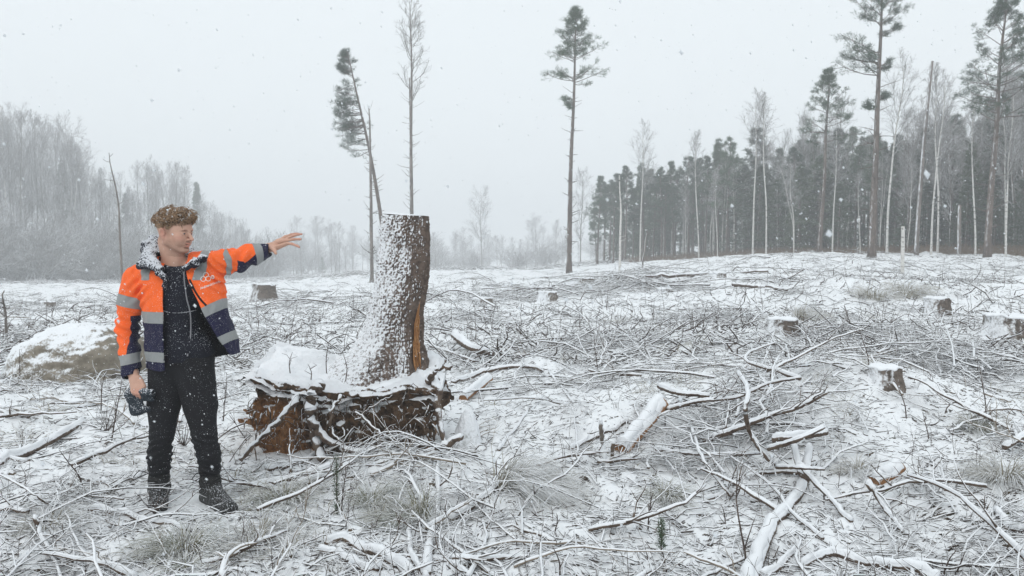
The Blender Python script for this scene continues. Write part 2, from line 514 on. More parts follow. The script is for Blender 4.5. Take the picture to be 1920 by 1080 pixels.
def bare_tree(h=14, spread=3.0, lean=(0, 0), r0=0.16, t0=0.35, n1=34, n2=8, n3=6, ang=0.75, up=0.5, twig=0.008, wob=0.15, droop=0.0, matt=None, matc=None, double=False, name='bare'):
    P, R = trunk_path(h, lean, wob, 14, r0, 0.02)
    if double:
        P2, R2 = trunk_path(h * 0.9, (lean[0] + 1.2, lean[1] + 0.3), wob, 14, r0 * 0.8, 0.02)
        P = np.concatenate([P, P2]); R = np.concatenate([R, R2])
    prof = lambda t: spread * np.clip(1.25 * np.sin(np.pi * np.clip((t - t0 * 0.55) / (1.08 - t0 * 0.55), 0, 1)) ** 0.7, 0.12, 2)
    B1, Q1 = grow(P, R, n1, lambda m: t0 + (1 - t0) * rng.uniform(0, 1, m) ** 0.85, ang, prof, 6, up, 0.12, 0.38, rmin=0.014)
    B2, Q2 = sub(B1, Q1, n2, 0.50, 0.15, 0.98, 0.65, 5, up * 0.4 - droop, 0.16, 0.55, 0.010, lmin=0.25)
    B3, Q3 = sub(B2, Q2, n3, 0.52, 0.1, 1.0, 0.6, 3, -droop, 0.2, 0.5, twig, lmin=0.12)
    tk = Acc(); tk.tubes(P, R, 8)
    cr = Acc(); cr.tubes(B1, Q1, 4, False); cr.tubes(B2, Q2, 3, False); cr.tubes(B3, Q3, 3, False)
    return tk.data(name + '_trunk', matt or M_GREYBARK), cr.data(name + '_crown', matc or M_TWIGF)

def blades(P, D, n, length, width, spread=0.7, updir=0.25):
    """n thin needle-clump triangles per point P pointing about D"""
    m = len(P) * n
    p = np.repeat(P, n, 0); d = np.repeat(D, n, 0) + rng.normal(0, spread, (m, 3)) + np.array([0, 0, updir])
    d /= np.linalg.norm(d, axis=1, keepdims=True)
    p = p + rng.normal(0, length * 0.22, (m, 3))
    s = np.cross(d, rng.normal(0, 1, (m, 3))); s /= np.linalg.norm(s, axis=1, keepdims=True) + 1e-9
    L = length * rng.uniform(0.6, 1.25, m)[:, None]; w = width * rng.uniform(0.6, 1.3, m)[:, None]
    v = np.stack([p - s * w, p + s * w, p + d * L + s * w * 0.3], 1).reshape(-1, 3)
    return v, np.arange(m * 3).reshape(-1, 3)

def pine(h=17, crown0=0.6, spread=2.2, lean=(0, 0), r0=0.17, n1=30, stubs=24, tufts=10, needle=0.17, side=None, tk_wob=0.12, profile=None, name='pine', tuftn=7, gap=None, n2=8, droop=0.0, ts=None, azis=None, lens=None, bl=0.009):
    P, R = trunk_path(h, lean, tk_wob, 16, r0, 0.025)
    if profile is None:
        profile = lambda t: spread * np.interp((t - crown0) / (1 - crown0), [0, 0.12, 0.35, 0.7, 1.0], [0.75, 1.0, 0.85, 0.55, 0.12])
    if ts is None:
        t1 = crown0 + (1 - crown0) * np.sort(rng.uniform(0, 1, n1)) ** 0.9
        t1 = np.minimum(np.round(t1 * 38) / 38 + rng.normal(0, 0.004, n1), 0.995)      # whorls
    else:       # every traced limb gets a shorter companion just above it
        t1 = np.minimum(np.concatenate([ts, np.array(ts) + 0.007, np.array(ts) - 0.006]), 0.995); n1 = len(t1)
        azis = np.concatenate([azis, np.array(azis) + 0.55, np.array(azis) - 0.6]); lens = np.concatenate([lens, np.array(lens) * 0.7, np.array(lens) * 0.6])
    if azis is not None: az = np.array(azis)
    elif side is None: az = rng.uniform(0, 2 * math.pi, n1)
    else: az = rng.normal(side, 0.65, n1)
    ang = lambda t: np.interp((t - crown0) / (1 - crown0), [0, 0.6, 1], [1.45 + droop, 1.15 + droop, 0.6]) + rng.normal(0, 0.12, len(t))
    L = profile if lens is None else (lambda t: np.array(lens))
    B1, Q1 = grow(P, R, n1, t1, ang, L, 7, 0.35 - droop, 0.07, 0.32, azi=az, rmin=0.014)
    B2, Q2 = sub(B1, Q1, n2, 0.42, 0.35, 1.0, 0.75, 4, 0.12, 0.10, 0.5, 0.009, lmin=0.18)
    B2[..., 2] = B2[:, :1, 2] + 0.45 * (B2[..., 2] - B2[:, :1, 2])      # pine limbs carry their shoots in flat plates
    B3, Q3 = sub(B2, Q2, tufts, 0.62, 0.2, 1.0, 0.75, 3, 0.15, 0.12, 0.5, 0.006, lmin=0.16)
    B3[..., 2] = B3[:, :1, 2] + 0.55 * (B3[..., 2] - B3[:, :1, 2]) + 0.05 * (B3[..., 0] * 0 + np.linspace(0, 1, 3)[None])
    S1, T1 = grow(P, R, stubs, lambda m: rng.uniform(0.12, crown0, m), 1.35, lambda t: 0.25 + 0.75 * rng.uniform(0, 1, len(t)) ** 2 * spread * 0.5, 4, 0.1, 0.12, 0.2, rmin=0.010)
    tk = Acc(); tk.tubes(P, R, 10)
    if stubs: tk.tubes(S1, T1, 4)
    tk.tubes(B1, Q1, 4, False); tk.tubes(B2, Q2, 3, False)
    tips = B3[:, -1]; D = B3[:, -1] - B3[:, 0]; D /= np.linalg.norm(D, axis=1, keepdims=True)
    v, f = blades(np.concatenate([tips, B3[:, 1]]), np.concatenate([D, D]), tuftn, needle * 0.8, bl, 0.85, 0.12)
    cr = Acc(); cr.add(v, f)
    return tk.data(name + '_trunk', M_BARK), cr.data(name + '_crown', M_NEEDLE, smooth_=False)

def spruce(h=14, spread=2.3, r0=0.15, t0=0.08, n1=120, name='spruce', needle=0.2, bl=0.026, n2=7, bn=3):
    P, R = trunk_path(h, (0, 0), 0.05, 10, r0, 0.02)
    prof = lambda t: spread * (1.02 - t) ** 0.8
    B1, Q1 = grow(P, R, n1, lambda m: t0 + (0.99 - t0) * rng.uniform(0, 1, m) ** 0.9, lambda t: 1.75 - 0.95 * t ** 3 + rng.normal(0, 0.1, len(t)), prof, 6, 0.25, 0.06, 0.25, rmin=0.01)
    B2, Q2 = sub(B1, Q1, n2, 0.34, 0.2, 1.0, 0.85, 3, -0.5, 0.12, 0.5, 0.006, 0.8, lmin=0.1)
    pts = np.concatenate([B2[:, 1], B2[:, 2], B1[:, 3], B1[:, 4], B1[:, 5]])
    D = np.concatenate([B2[:, 2] - B2[:, 0], B2[:, 2] - B2[:, 0], B1[:, 5] - B1[:, 2], B1[:, 5] - B1[:, 2], B1[:, 5] - B1[:, 4]])
    D /= np.linalg.norm(D, axis=1, keepdims=True) + 1e-9
    v, f = blades(pts, D, bn, needle, bl, 0.5, -0.15)
    tk = Acc(); tk.tubes(P, R, 8)
    tk.tubes(B1, Q1, 3, False)
    cr = Acc(); cr.add(v, f)
    return tk.data(name + '_trunk', M_BARK), cr.data(name + '_crown', M_SPRUCE, smooth_=False)

def place_tree(name, meshes, loc, label, cat, group=None, rz=0.0, sc=(1, 1, 1)):
    r = empty(name, loc, rz); r.scale = sc
    tag(r, label, cat, group)
    for n, me in zip(['trunk', 'crown'], meshes):
        link(n, me, None, r)
    return r

def at(px, Y, sink=0.0):
    """ground point in the direction of image column px at depth Y"""
    x = (px - 960) / F * Y
    return np.array([x, Y, float(terrain(x, Y)) - sink])
def tree_h(py_top, loc):
    return (CAMH + (HORIZON - py_top) / F * loc[1]) - loc[2]

# --- single trees left standing on the clearing, each traced at its own place
def snag(name, base_px, top, Y, r0, label, cat, mat, nst=40, stl=0.5, wob=0.04, tmin=0.1, r1=0.035, up=0.4):
    b = at(base_px, Y); h = tree_h(top[1], b); tx = (top[0] - 960) / F * Y - b[0]
    P, R = trunk_path(h, (tx, 0), wob, 18, r0, r1)
    P[:, -1] = [tx, 0, h]
    S, T = grow(P, R, nst, lambda m: rng.uniform(tmin, 0.99, m), 1.2, lambda t: stl * (0.15 + rng.uniform(0, 1, len(t)) ** 2), 4, up, 0.12, 0.25, rmin=0.011)
    a = Acc(); a.tubes(P, R, 10)
    if nst: a.tubes(S, T, 4)
    r = link(name, a.data(name, mat), None, None, tuple(b)); tag(r, label, cat)
    return r, P, R, b
# lone tall pine right of the stump (base 1067,514, top 1078,28)
b = at(1067, 50); H = tree_h(28, b)
ts =  [.640,.665,.735,.742,.748,.755,.815,.82,.825,.83,.835, .86,.865,.87,.875,.90,.905,.91,.92,.93,.94,.95,.96,.97,.98,.99]
azs = [3.3, 2.9, 0.05,3.1,3.3,0.4, 3.0,3.2,0.1,4.4,1.5, 0.1,3.2,0.5,2.0,3.0,0.0,1.6,4.2,0.3,2.9,1.1,4.6,3.3,0.2,2.2]
lns = [0.5, 0.8, 2.3,2.0,1.6,1.2, 2.1,1.8,1.9,1.2,1.2, 1.7,1.5,1.4,1.2,1.3,1.3,1.1,1.1,1.0,1.0,.8,.7,.5,.4,.35]
# azimuth is measured round the trunk, 0 = picture right after the sign flip of the local frame
azs = [math.pi / 2 - a for a in azs]
place_tree('pine_tree', pine(H, 0.7, 2.2, (0.33, 0), 0.19, ts=ts, azis=azs, lens=lns, stubs=60, tufts=5, n2=7, name='lone_pine', tk_wob=0.08, needle=0.22, tuftn=4), b,
           'tall lone pine on the clearing, bare trunk and small open crown', 'pine tree')
# leaning pine with all its branches blown to the left
b = at(726, 50); H = tree_h(102, b)
place_tree('pine_tree', pine(H, 0.55, 1.7, (-(726 - 655) / F * 50, 0.3), 0.16, n1=84, stubs=70, side=-math.pi / 2, tk_wob=0.05, name='leaning_pine', tufts=5, n2=6, tuftn=4, droop=0.25,
           profile=lambda t: np.interp(t, [0.55, 0.62, 0.8, 0.93, 1.0], [1.3, 1.7, 1.5, 0.9, 0.3]), needle=0.22), b,
           'leaning pine behind the tall stump with drooping foliage on its left side only', 'pine tree')
snag('dead_tree', 697, (694, 205), 46, 0.13, 'dead pole-like trunk with short stubs just left of the tall stump', 'dead tree', M_GREYBARK, 60, 1.0, 0.03)
# bare conifer whose top stands high above the stump
b = at(773, 48); H = tree_h(12, b)
place_tree('dead_tree', (lambda P: P)(bare_tree(H, 1.35, ((769 - 773) / F * 48, 0), 0.15, t0=0.62, n1=46, n2=5, n3=3, ang=0.95, up=0.9, twig=0.008, wob=0.08, name='bare_conifer')), b,
           'tall needleless conifer with a bare twiggy top, rising behind the tall stump', 'dead tree')
snag('dead_tree_stubs', 773, (770, 150), 48.02, 0.10, 'x', 'x', M_GREYBARK, 110, 0.9, 0.001)[0].name = 'tmp_stubs'
_t = bpy.data.objects['tmp_stubs']; _p = [o for o in bpy.data.objects if o.name.startswith('dead_tree') and o.get('label', '').startswith('tall needleless')][0]
for k in ('label', 'category'): del _t[k]
_t.parent = _p; _t.location = (0, 0.02, 0); _t.name = 'limb'
snag('dead_tree', 229, (210, 288), 30, 0.06, 'thin crooked dead stem rising in front of the left wood, behind the man', 'dead tree', M_GREYBARK, 26, 0.35, 0.10, r1=0.012)
snag('dead_tree', 1717, (1738, 120), 43, 0.13, 'tall smooth broken-off trunk without any branches at the edge of the right wood', 'dead tree', M_GREYBARK, 4, 0.3, 0.03, r1=0.07)
snag('tree_snag', 1692, (1691, 425), 27, 0.065, 'short black and white birch snag standing out on the snow before the right wood', 'snag', M_BIRCH, 6, 0.12, 0.01, r1=0.055)
snag('tree_snag', 1797, (1796, 385), 40, 0.11, 'stubby grey snag between the birches at the edge of the right wood', 'snag', M_GREYBARK, 10, 0.3, 0.02, r1=0.08)
snag('tree_snag', 1162, (1160, 330), 40, 0.075, 'thin pale leafless stem standing just in front of the first pines of the right wood', 'dead tree', M_BIRCH, 30, 0.5, 0.06, r1=0.02)
snag('tree_snag', 1205, (1209, 430), 38, 0.05, 'knee-bent thin broken stem just right of the thin pale stem', 'dead tree', M_GREYBARK, 14, 0.4, 0.10, r1=0.02)
snag('dead_tree', 8, (7, 545), 14, 0.03, 'short dark dead sapling at the left edge of the clearing', 'dead tree', M_GREYBARK, 22, 0.25, 0.03, r1=0.01)
# big sparse pine whose top runs out of the picture
b = at(1634, 38); H = tree_h(-28, b)
place_tree('pine_tree', pine(H, 0.64, 2.5, (0.25, 0), 0.19, stubs=40, tk_wob=0.06, tufts=5, n2=8, name='tall_sparse_pine', needle=0.22, tuftn=4,
           ts=[.55, .58, .665, .69, .70, .71, .74, .80, .84, .845, .87, .90, .905, .92, .94, .95, .96, .97, .98],
           azis=[math.pi / 2 - a for a in (2.9, 0.4, 3.1, 0.2, 3.3, 2.9, 3.0, 0.2, 3.1, 0.1, 3.4, 0.0, 3.2, 0.5, 2.8, 0.2, 3.1, 0.3, 2.0)],
           lens=[.7, .6, 2.0, .6, 1.9, 1.5, 2.2, 1.1, 1.5, 1.2, 1.6, 1.9, 1.3, 2.0, 2.0, 1.8, 1.6, 1.2, .8]), b,
           'tallest pine on the right, sparse tiers of branches, top out of the picture', 'pine tree')
b = at(1536, 46); H = tree_h(140, b)
place_tree('pine_tree', pine(H, 0.62, 1.7, ((1555 - 1536) / F * 46, 0), 0.14, n1=44, stubs=30, name='round_top_pine', tufts=5, n2=7, tuftn=5), b,
           'pointed pine standing a head above its neighbours, left of the tallest pine', 'pine tree')
b = at(1850, 36); H = tree_h(14, b)
place_tree('pine_tree', pine(H, 0.5, 2.1, ((1872 - 1850) / F * 36, 0), 0.17, n1=60, stubs=30, name='edge_pine', tufts=5, n2=8, tuftn=5), b,
           'large shaggy pine near the right edge of the picture', 'pine tree')

# --- variants shared by the trees of the woods
PINES = [pine(13, 0.30, 1.7, n1=60, stubs=16, name='wood_pine', tufts=5, n2=7, needle=0.34, bl=0.013, tuftn=4, lean=(-0.2, 0.2)),
         pine(13, 0.58, 2.4, n1=40, stubs=40, name='wood_pine', tufts=5, n2=7, needle=0.34, bl=0.013, tuftn=4, lean=(0.4, -0.2), tk_wob=0.2),
         pine(13, 0.42, 2.0, n1=54, stubs=26, name='wood_pine', tufts=5, n2=7, needle=0.34, bl=0.013, tuftn=4),
         pine(13, 0.50, 1.8, n1=50, stubs=30, name='wood_pine', tufts=5, n2=7, needle=0.34, bl=0.013, tuftn=4, lean=(0.3, 0.2)),
         pine(13, 0.34, 2.2, n1=52, stubs=20, name='wood_pine', tufts=5, n2=7, needle=0.34, bl=0.013, tuftn=4, lean=(-0.3, 0))]
SPRUCES = [spruce(12, 2.0, name='wood_spruce', bn=5, needle=.28, bl=.022), spruce(12, 2.5, n1=130, name='wood_spruce', bn=5, needle=.28, bl=.022), spruce(12, 1.7, t0=0.2, name='wood_spruce', bn=5, needle=.28, bl=.022)]
BIRCHES = [bare_tree(13, 2.0, (0.5, 0), 0.09, 0.5, 24, 7, 6, 0.55, 0.7, 0.007, 0.22, 0.25, M_BIRCH, name='birch'),
           bare_tree(13, 1.7, (-0.4, 0.2), 0.08, 0.55, 22, 7, 6, 0.5, 0.8, 0.007, 0.3, 0.2, M_BIRCH, name='birch'),
           bare_tree(13, 2.2, (0.3, 0.1), 0.085, 0.45, 20, 7, 6, 0.6, 0.6, 0.007, 0.35, 0.25, M_BIRCH, double=True, name='birch')]
BARES = [bare_tree(13, 2.6, (0.3, 0), 0.13, 0.25, 36, 8, 6, 0.75, 0.6, 0.010, 0.2, 0.0, name='bare_tree'),
         bare_tree(13, 2.2, (-0.3, 0), 0.12, 0.2, 40, 8, 6, 0.65, 0.8, 0.010, 0.25, 0.05, name='bare_tree'),
         bare_tree(13, 3.2, (0.2, 0.4), 0.14, 0.3, 32, 9, 6, 0.85, 0.5, 0.010, 0.25, 0.05, name='bare_tree'),
         bare_tree(13, 2.4, (0.0, 0.4), 0.12, 0.22, 28, 8, 6, 0.6, 0.7, 0.010, 0.3, 0.1, double=True, name='bare_tree')]
def bush(n=26, h=3.0, name='bush'):
    P0 = np.zeros((n, 5, 3)); d = rng.normal(0, 0.55, (n, 3)); d[:, 2] = 1; d /= np.linalg.norm(d, axis=1, keepdims=True)
    P0[:, 0] = rng.normal(0, 0.35, (n, 3)) * [1, 1, 0]
    L = rnd(0.5, 1.0, n) * h / 4
    for k in range(1, 5):
        d = d + rng.normal(0, 0.14, (n, 3)); d /= np.linalg.norm(d, axis=1, keepdims=True); P0[:, k] = P0[:, k-1] + d * L[:, None]
    R0 = np.full((n, 5), 0.022) * np.linspace(1, 0.4, 5)
    B, Q = grow(P0, R0, 9, lambda m: rng.uniform(0.15, 1, m), 0.6, lambda t: h * 0.3 + 0 * t, 4, 0.1, 0.15, 0.6, rmin=0.010)
    C, S = grow(B, Q, 6, lambda m: rng.uniform(0.1, 1, m), 0.6, lambda t: h * 0.13 + 0 * t, 3, 0.0, 0.2, 0.6, rmin=0.008)
    a = Acc(); a.tubes(P0, R0, 4, False); b_ = Acc(); b_.tubes(B, Q, 3, False); b_.tubes(C, S, 3, False)
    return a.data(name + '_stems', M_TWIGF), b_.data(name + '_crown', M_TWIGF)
BUSHES = [bush(name='shrub'), bush(34, 3.0, name='shrub')]

PLACED = []          # kind, px, py_top, Y, meshes, ref height
def forest(kind, px, top, Y, var, h0=13.0, lab=None, wide=1.0, rz=None):
    b = at(px, Y, 0.05); h = max(tree_h(top, b), 1.0); s = h / h0
    PLACED.append(dict(kind=kind, px=px, top=top, Y=Y, b=b, s=(s * wide, s * wide, s), me=var, lab=lab, rz=rnd(0, 6.28) if rz is None else rz))
# right wood: skyline of the photograph, x -> top of the mass
def sky_r(px): return np.interp(px, [1090, 1125, 1170, 1215, 1250, 1300, 1350, 1395, 1440, 1500, 1560, 1600, 1650, 1710, 1770, 1810, 1850, 1900, 1990, 2200],
                                    [395, 338, 318, 318, 318, 300, 272, 305, 290, 262, 240, 232, 262, 250, 215, 250, 200, 150, 130, 120])
def edge_r(px): return np.interp(px, [1090, 1300, 1500, 1700, 1920, 2200], [84, 74, 62, 52, 44, 40])
for i, (px, top) in enumerate([(1120, 335), (1150, 330), (1172, 318), (1205, 312), (1240, 318), (1262, 308), (1290, 298), (1322, 300), (1345, 268), (1362, 262)]):
    forest('pine', px, top, edge_r(px) + rnd(-1, 3), PINES[i % 5])
for i in range(92):
    px = 1110 + (i + rnd(0, 1)) * 9.9
    dep = rnd(0.5, 9) if i % 2 else rnd(6, 26)
    top = sky_r(px) + (abs(rng.normal(0, 34)) if dep < 9 else abs(rng.normal(0, 16)))
    Y = edge_r(px) + dep
    if (px > 1330 and rng.uniform() < 0.55) or (px > 1150 and dep > 8 and rng.uniform() < 0.5): forest('spruce', px, top, Y, SPRUCES[i % 3], 12, wide=rnd(0.95, 1.3))
    else: forest('pine', px, top, Y, PINES[i % 5], wide=rnd(0.85, 1.25))
for i in range(26):      # darker spruces filling the wood behind the first trunks
    px = rnd(1120, 1420)
    forest('spruce', px, sky_r(px) + rnd(40, 110), edge_r(px) + rnd(9, 24), SPRUCES[i % 3], 12, wide=1.2)
for i in range(72):      # young spruces low at the edge of the wood
    px = rnd(1380, 1990)
    forest('small spruce', px, 475 - abs(rng.normal(75, 60)), edge_r(px) + rnd(-1, 8), SPRUCES[i % 3], 12, wide=1.7)
for i, (px, top, dy, v, lab) in enumerate([
    (1200, 252, -6, 0, 'slim birch whose bare top overtops the first group of pines of the right wood'),
    (1310, 258, -6, 1, 'crooked thin birch between the first and second group of pines of the right wood'),
    (1345, 330, -8, 1, 'thin s-curved birch in front of the second group of pines'),
    (1411, 200, -8, 0, 'tall birch with a wide bare crown left of the leaning birch'),
    (1436, 192, -9, 1, 'leaning birch with a long bare plume of twigs against the sky'),
    (1488, 300, -7, 2, 'forked birch spreading in a V from the ground, left of the slim pointed pine'),
    (1560, 250, -8, 0, 'birch with a kinked white stem right of the slim pointed pine'),
    (1612, 330, -7, 1, 'thin birch just left of the tallest pine'),
    (1662, 135, -9, 0, 'tall birch with a broad lacy crown just right of the tallest pine'),
    (1700, 300, -3, 1, 'thin birch close behind the broken-off trunk'),
    (1745, 170, -8, 0, 'white-stemmed birch right of the broken-off trunk'),
    (1757, 140, -5, 1, 'tall birch with a hazy top directly beside another white stem, right of the broken-off trunk'),
    (1828, 190, -8, 1, 'bright white birch stem left of the large shaggy pine'),
    (1885, 180, -7, 2, 'twin-stemmed birch close to the right edge of the picture'),
    (1585, 300, 2, 1, 'thin grey birch deeper in the wood, left of the tallest pine')]):
    forest('birch', px, top, edge_r(px) + dy, BIRCHES[v], 13, lab, wide=0.95)
for i in range(52):
    px = rnd(1240, 1960)
    forest('birch', px, sky_r(px) + rnd(0, 110), edge_r(px) + rnd(-1, 6), BIRCHES[i % 3], wide=0.7)
for i in range(22):
    px = rnd(1400, 1930)
    forest('leafless tree', px, sky_r(px) + rnd(-40, 40), edge_r(px) + rnd(-1, 6), BARES[i % 4], wide=0.75)
# left wood
def sky_l(px): return np.interp(px, [-250, -60, 0, 40, 100, 140, 175, 215, 240, 262, 285, 320, 355, 385, 410, 445, 470, 495], [200, 215, 222, 225, 238, 262, 310, 345, 345, 325, 315, 312, 328, 378, 392, 405, 430, 452])
def edge_l(px): return np.interp(px, [-250, 0, 300, 495], [92, 102, 125, 160])
for i in range(92):
    px = -170 + (i + rnd(0, 1)) * 7.2
    dep = rnd(0, 5) if i % 2 else rnd(3, 30)
    forest('leafless tree', px, sky_l(px) + abs(rng.normal(0, 14 if i % 3 == 0 else 48)) - (14 if i % 7 == 0 else 0), edge_l(px) + dep, (BARES + BIRCHES)[i % 7] if i % 3 else BARES[i % 4], wide=rnd(0.5, 0.85))
for i in range(34):      # the wood goes on beyond the left edge of the picture
    px = rnd(-620, -170)
    forest('leafless tree', px, 205 + rnd(0, 70), rnd(90, 112), BARES[i % 4], wide=rnd(0.55, 0.9))
for i in range(20):
    px = rnd(2060, 2500)
    forest('pine' if i % 3 else 'spruce', px, rnd(40, 150), rnd(36, 52), PINES[i % 5] if i % 3 else SPRUCES[i % 3], 13 if i % 3 else 12)
for i, (px, top) in enumerate([(372, 335), (240, 355), (120, 300)]):
    forest('spruce', px, top + 10, edge_l(px) + 6, SPRUCES[2], 12)
for i in range(70):
    px = rnd(-170, 500)
    forest('leafless shrub', px, 525 - rnd(50, 150) * (1 - 0.0007 * max(px, 0)), edge_l(px) - rnd(0, 5), BUSHES[i % 2], 3.0)
# far scattered trees beyond the clearing
for i, (px, top) in enumerate([(556, 415), (592, 412), (598, 418), (622, 420), (636, 425), (662, 428), (680, 450), (724, 420), (742, 440), (812, 440), (826, 452), (852, 436), (868, 432), (884, 445), (903, 366), (918, 440), (932, 446),
                               (975, 452), (988, 448), (1004, 408), (1020, 430), (1042, 418), (1054, 432), (1066, 440), (1088, 332), (1110, 440), (1130, 438), (1146, 445), (570, 450), (690, 452), (1030, 450), (795, 450)]):
    Y = {366: 170, 332: 120}.get(top, rnd(185, 260))
    lab = {366: 'single taller bare tree standing alone in the far haze, in the middle of the picture', 332: 'bare round-crowned tree between the lone pine and the right wood'}.get(top)
    forest('far leafless tree', px, top, Y, BARES[i % 4], 13, lab, wide=0.9 if top in (366, 332) else rnd(0.9, 1.4))
for i in range(64):      # low scrub and alders closing the view beyond the clearing
    px = rnd(500, 1140)
    forest('far leafless tree', px, rnd(440, 482), rnd(165, 260), (BARES + BUSHES)[i % 6], 13 if i % 6 < 4 else 3.0, None, wide=rnd(1.0, 1.7) if i % 6 < 4 else 1.6)
forest('spruce', 604, 482, 180, SPRUCES[0], 12, 'small dark spruce among the far bare trees beyond the outstretched hand', wide=1.6)

NAMES = {'pine': ('pine_tree', 'pine tree'), 'spruce': ('spruce_tree', 'spruce tree'), 'small spruce': ('young_spruce', 'young spruce'), 'birch': ('birch_tree', 'birch tree'),
         'leafless tree': ('bare_tree', 'bare tree'), 'leafless shrub': ('bare_shrub', 'shrub'), 'far leafless tree': ('bare_tree', 'bare tree')}
GRP = {}
MARKS_R = [(1067, 'lone pine'), (1162, 'thin pale stem'), (1310, 'crooked birch'), (1411, 'wide birch'), (1488, 'forked birch'), (1536, 'pointed pine'), (1634, 'tallest pine'), (1717, 'broken trunk'), (1797, 'grey snag'), (1850, 'shaggy pine'), (2300, 'far right end')]
MARKS_L = [(-400, 'far left end'), (-40, 'picture edge'), (110, 'boulder'), (229, 'crooked dead stem'), (325, "man's head"), (452, "man's sleeve"), (545, 'pointing hand')]
def where(px, marks):
    m = min(marks, key=lambda q: abs(q[0] - px))
    return m[1], ('right' if px > m[0] else 'left'), abs(px - m[0])
cnt = {}
PLACED.sort(key=lambda d: (d['kind'], d['px']))
for d in PLACED:
    lab = d['lab']; wood = 'right' if d['px'] > 1090 else 'left'
    grp = None
    if d['kind'] == 'far leafless tree': grp = 'hazy trees beyond the clearing'
    elif d['kind'] == 'leafless shrub': grp = 'shrubs along the foot of the left wood'
    else: grp = {'pine': 'pines', 'spruce': 'spruces', 'small spruce': 'young spruces', 'birch': 'birches', 'leafless tree': 'bare trees'}[d['kind']] + ' of the %s wood' % wood
    if lab is None:
        mk, side, dist = where(d['px'], MARKS_R if wood == 'right' else MARKS_L)
        ed = (edge_r if wood == 'right' else edge_l)(d['px'])
        depth = 'fronting' if d['Y'] < ed + 4 else 'inside'
        size = 'tall' if (CAMH + (HORIZON - d['top']) / F * d['Y'] - d['b'][2]) > 11 else 'low'
        kind = {'pine': 'frosted pine', 'spruce': 'dark spruce', 'small spruce': 'young spruce', 'birch': 'slender birch', 'leafless tree': 'bare tree', 'leafless shrub': 'bare shrub', 'far leafless tree': 'hazy bare tree'}[d['kind']]
        if d['kind'] == 'far leafless tree':
            mk2 = where(d['px'], [(545, 'outstretched hand'), (694, 'dead pole-like trunk'), (760, 'tall stump'), (903, 'single taller bare tree'), (1067, 'lone pine')])
            key = 'hazy bare tree far off, %s of the %s' % (mk2[1], mk2[0])
        elif d['kind'] in ('small spruce', 'leafless shrub'): key = '%s at the foot of the %s wood, %s of the %s' % (kind, wood, side, mk)
        else: key = '%s %s %s the %s wood, %s of the %s' % (size, kind, depth, wood, side, mk)
        cnt[key] = cnt.get(key, 0) + 1
        d['key'] = (key, cnt[key])
        lab = key
    d['final'] = lab; d['grp'] = grp
_ORD = ['first', 'second', 'third', 'fourth', 'fifth', 'sixth', 'seventh', 'eighth', 'ninth', 'tenth', 'eleventh', 'twelfth', 'thirteenth', 'fourteenth', 'fifteenth']
ORD = _ORD + ['sixteenth', 'seventeenth', 'eighteenth', 'nineteenth', 'twentieth'] + ['twenty-' + o for o in _ORD[:9]] + ['thirtieth'] + ['thirty-' + o for o in _ORD[:9]]
for d in PLACED:
    lab = d['final']
    if 'key' in d and cnt[d['key'][0]] > 1:
        n = d['key'][1] - 1; k = cnt[d['key'][0]]
        lab = '%s %s' % (ORD[n], lab)
    nm, cat = NAMES[d['kind']]
    place_tree(nm, d['me'], tuple(d['b']), lab, cat, d['grp'], d['rz'], d['s'])

# brown bracken and brush along the foot of the right wood, grey brush under the left one
EXTRA = 1
def brush_belt(name, pxs, edge, n, h, mat, label, dy=(-3, 3)):
    px = rnd(pxs[0], pxs[1], n); Y = edge(px) + rnd(dy[0], dy[1], n)
    x = (px - 960) / F * Y; z = terrain(x, Y, False) - 0.05
    P = np.zeros((n, 4, 3)); P[:, 0] = np.stack([x, Y, z], -1)
    d = rng.normal(0, 0.5, (n, 3)); d[:, 2] = 1.0; d /= np.linalg.norm(d, axis=1, keepdims=True)
    L = h * rnd(0.25, 1.0, n) / 3
    for k in range(1, 4):
        d = d + rng.normal(0, 0.25, (n, 3)) - [0, 0, 0.12]; d /= np.linalg.norm(d, axis=1, keepdims=True); P[:, k] = P[:, k-1] + d * L[:, None]
    a = Acc(); a.tubes(P, np.full((n, 4), 0.014) * np.linspace(1, .5, 4), 3, False)
    tag(a.obj(name, mat, origin=(0, 0, 0)), label, 'undergrowth', kind='stuff')
M_BRACKEN = snowy('brown_bracken', (0.13, 0.085, 0.05), (0.22, 0.16, 0.11), 0.6, 1.1, 4, 0.9, 3, bumpd=0)
brush_belt('bracken', (1180, 1980), edge_r, 16000, 0.9, M_BRACKEN, 'brown withered bracken along the foot of the right wood', (-5, 2))
brush_belt('undergrowth', (-620, 520), edge_l, 19000, 1.6, M_TWIGF, 'frosted low brush along the foot of the left wood', (-5, 3))
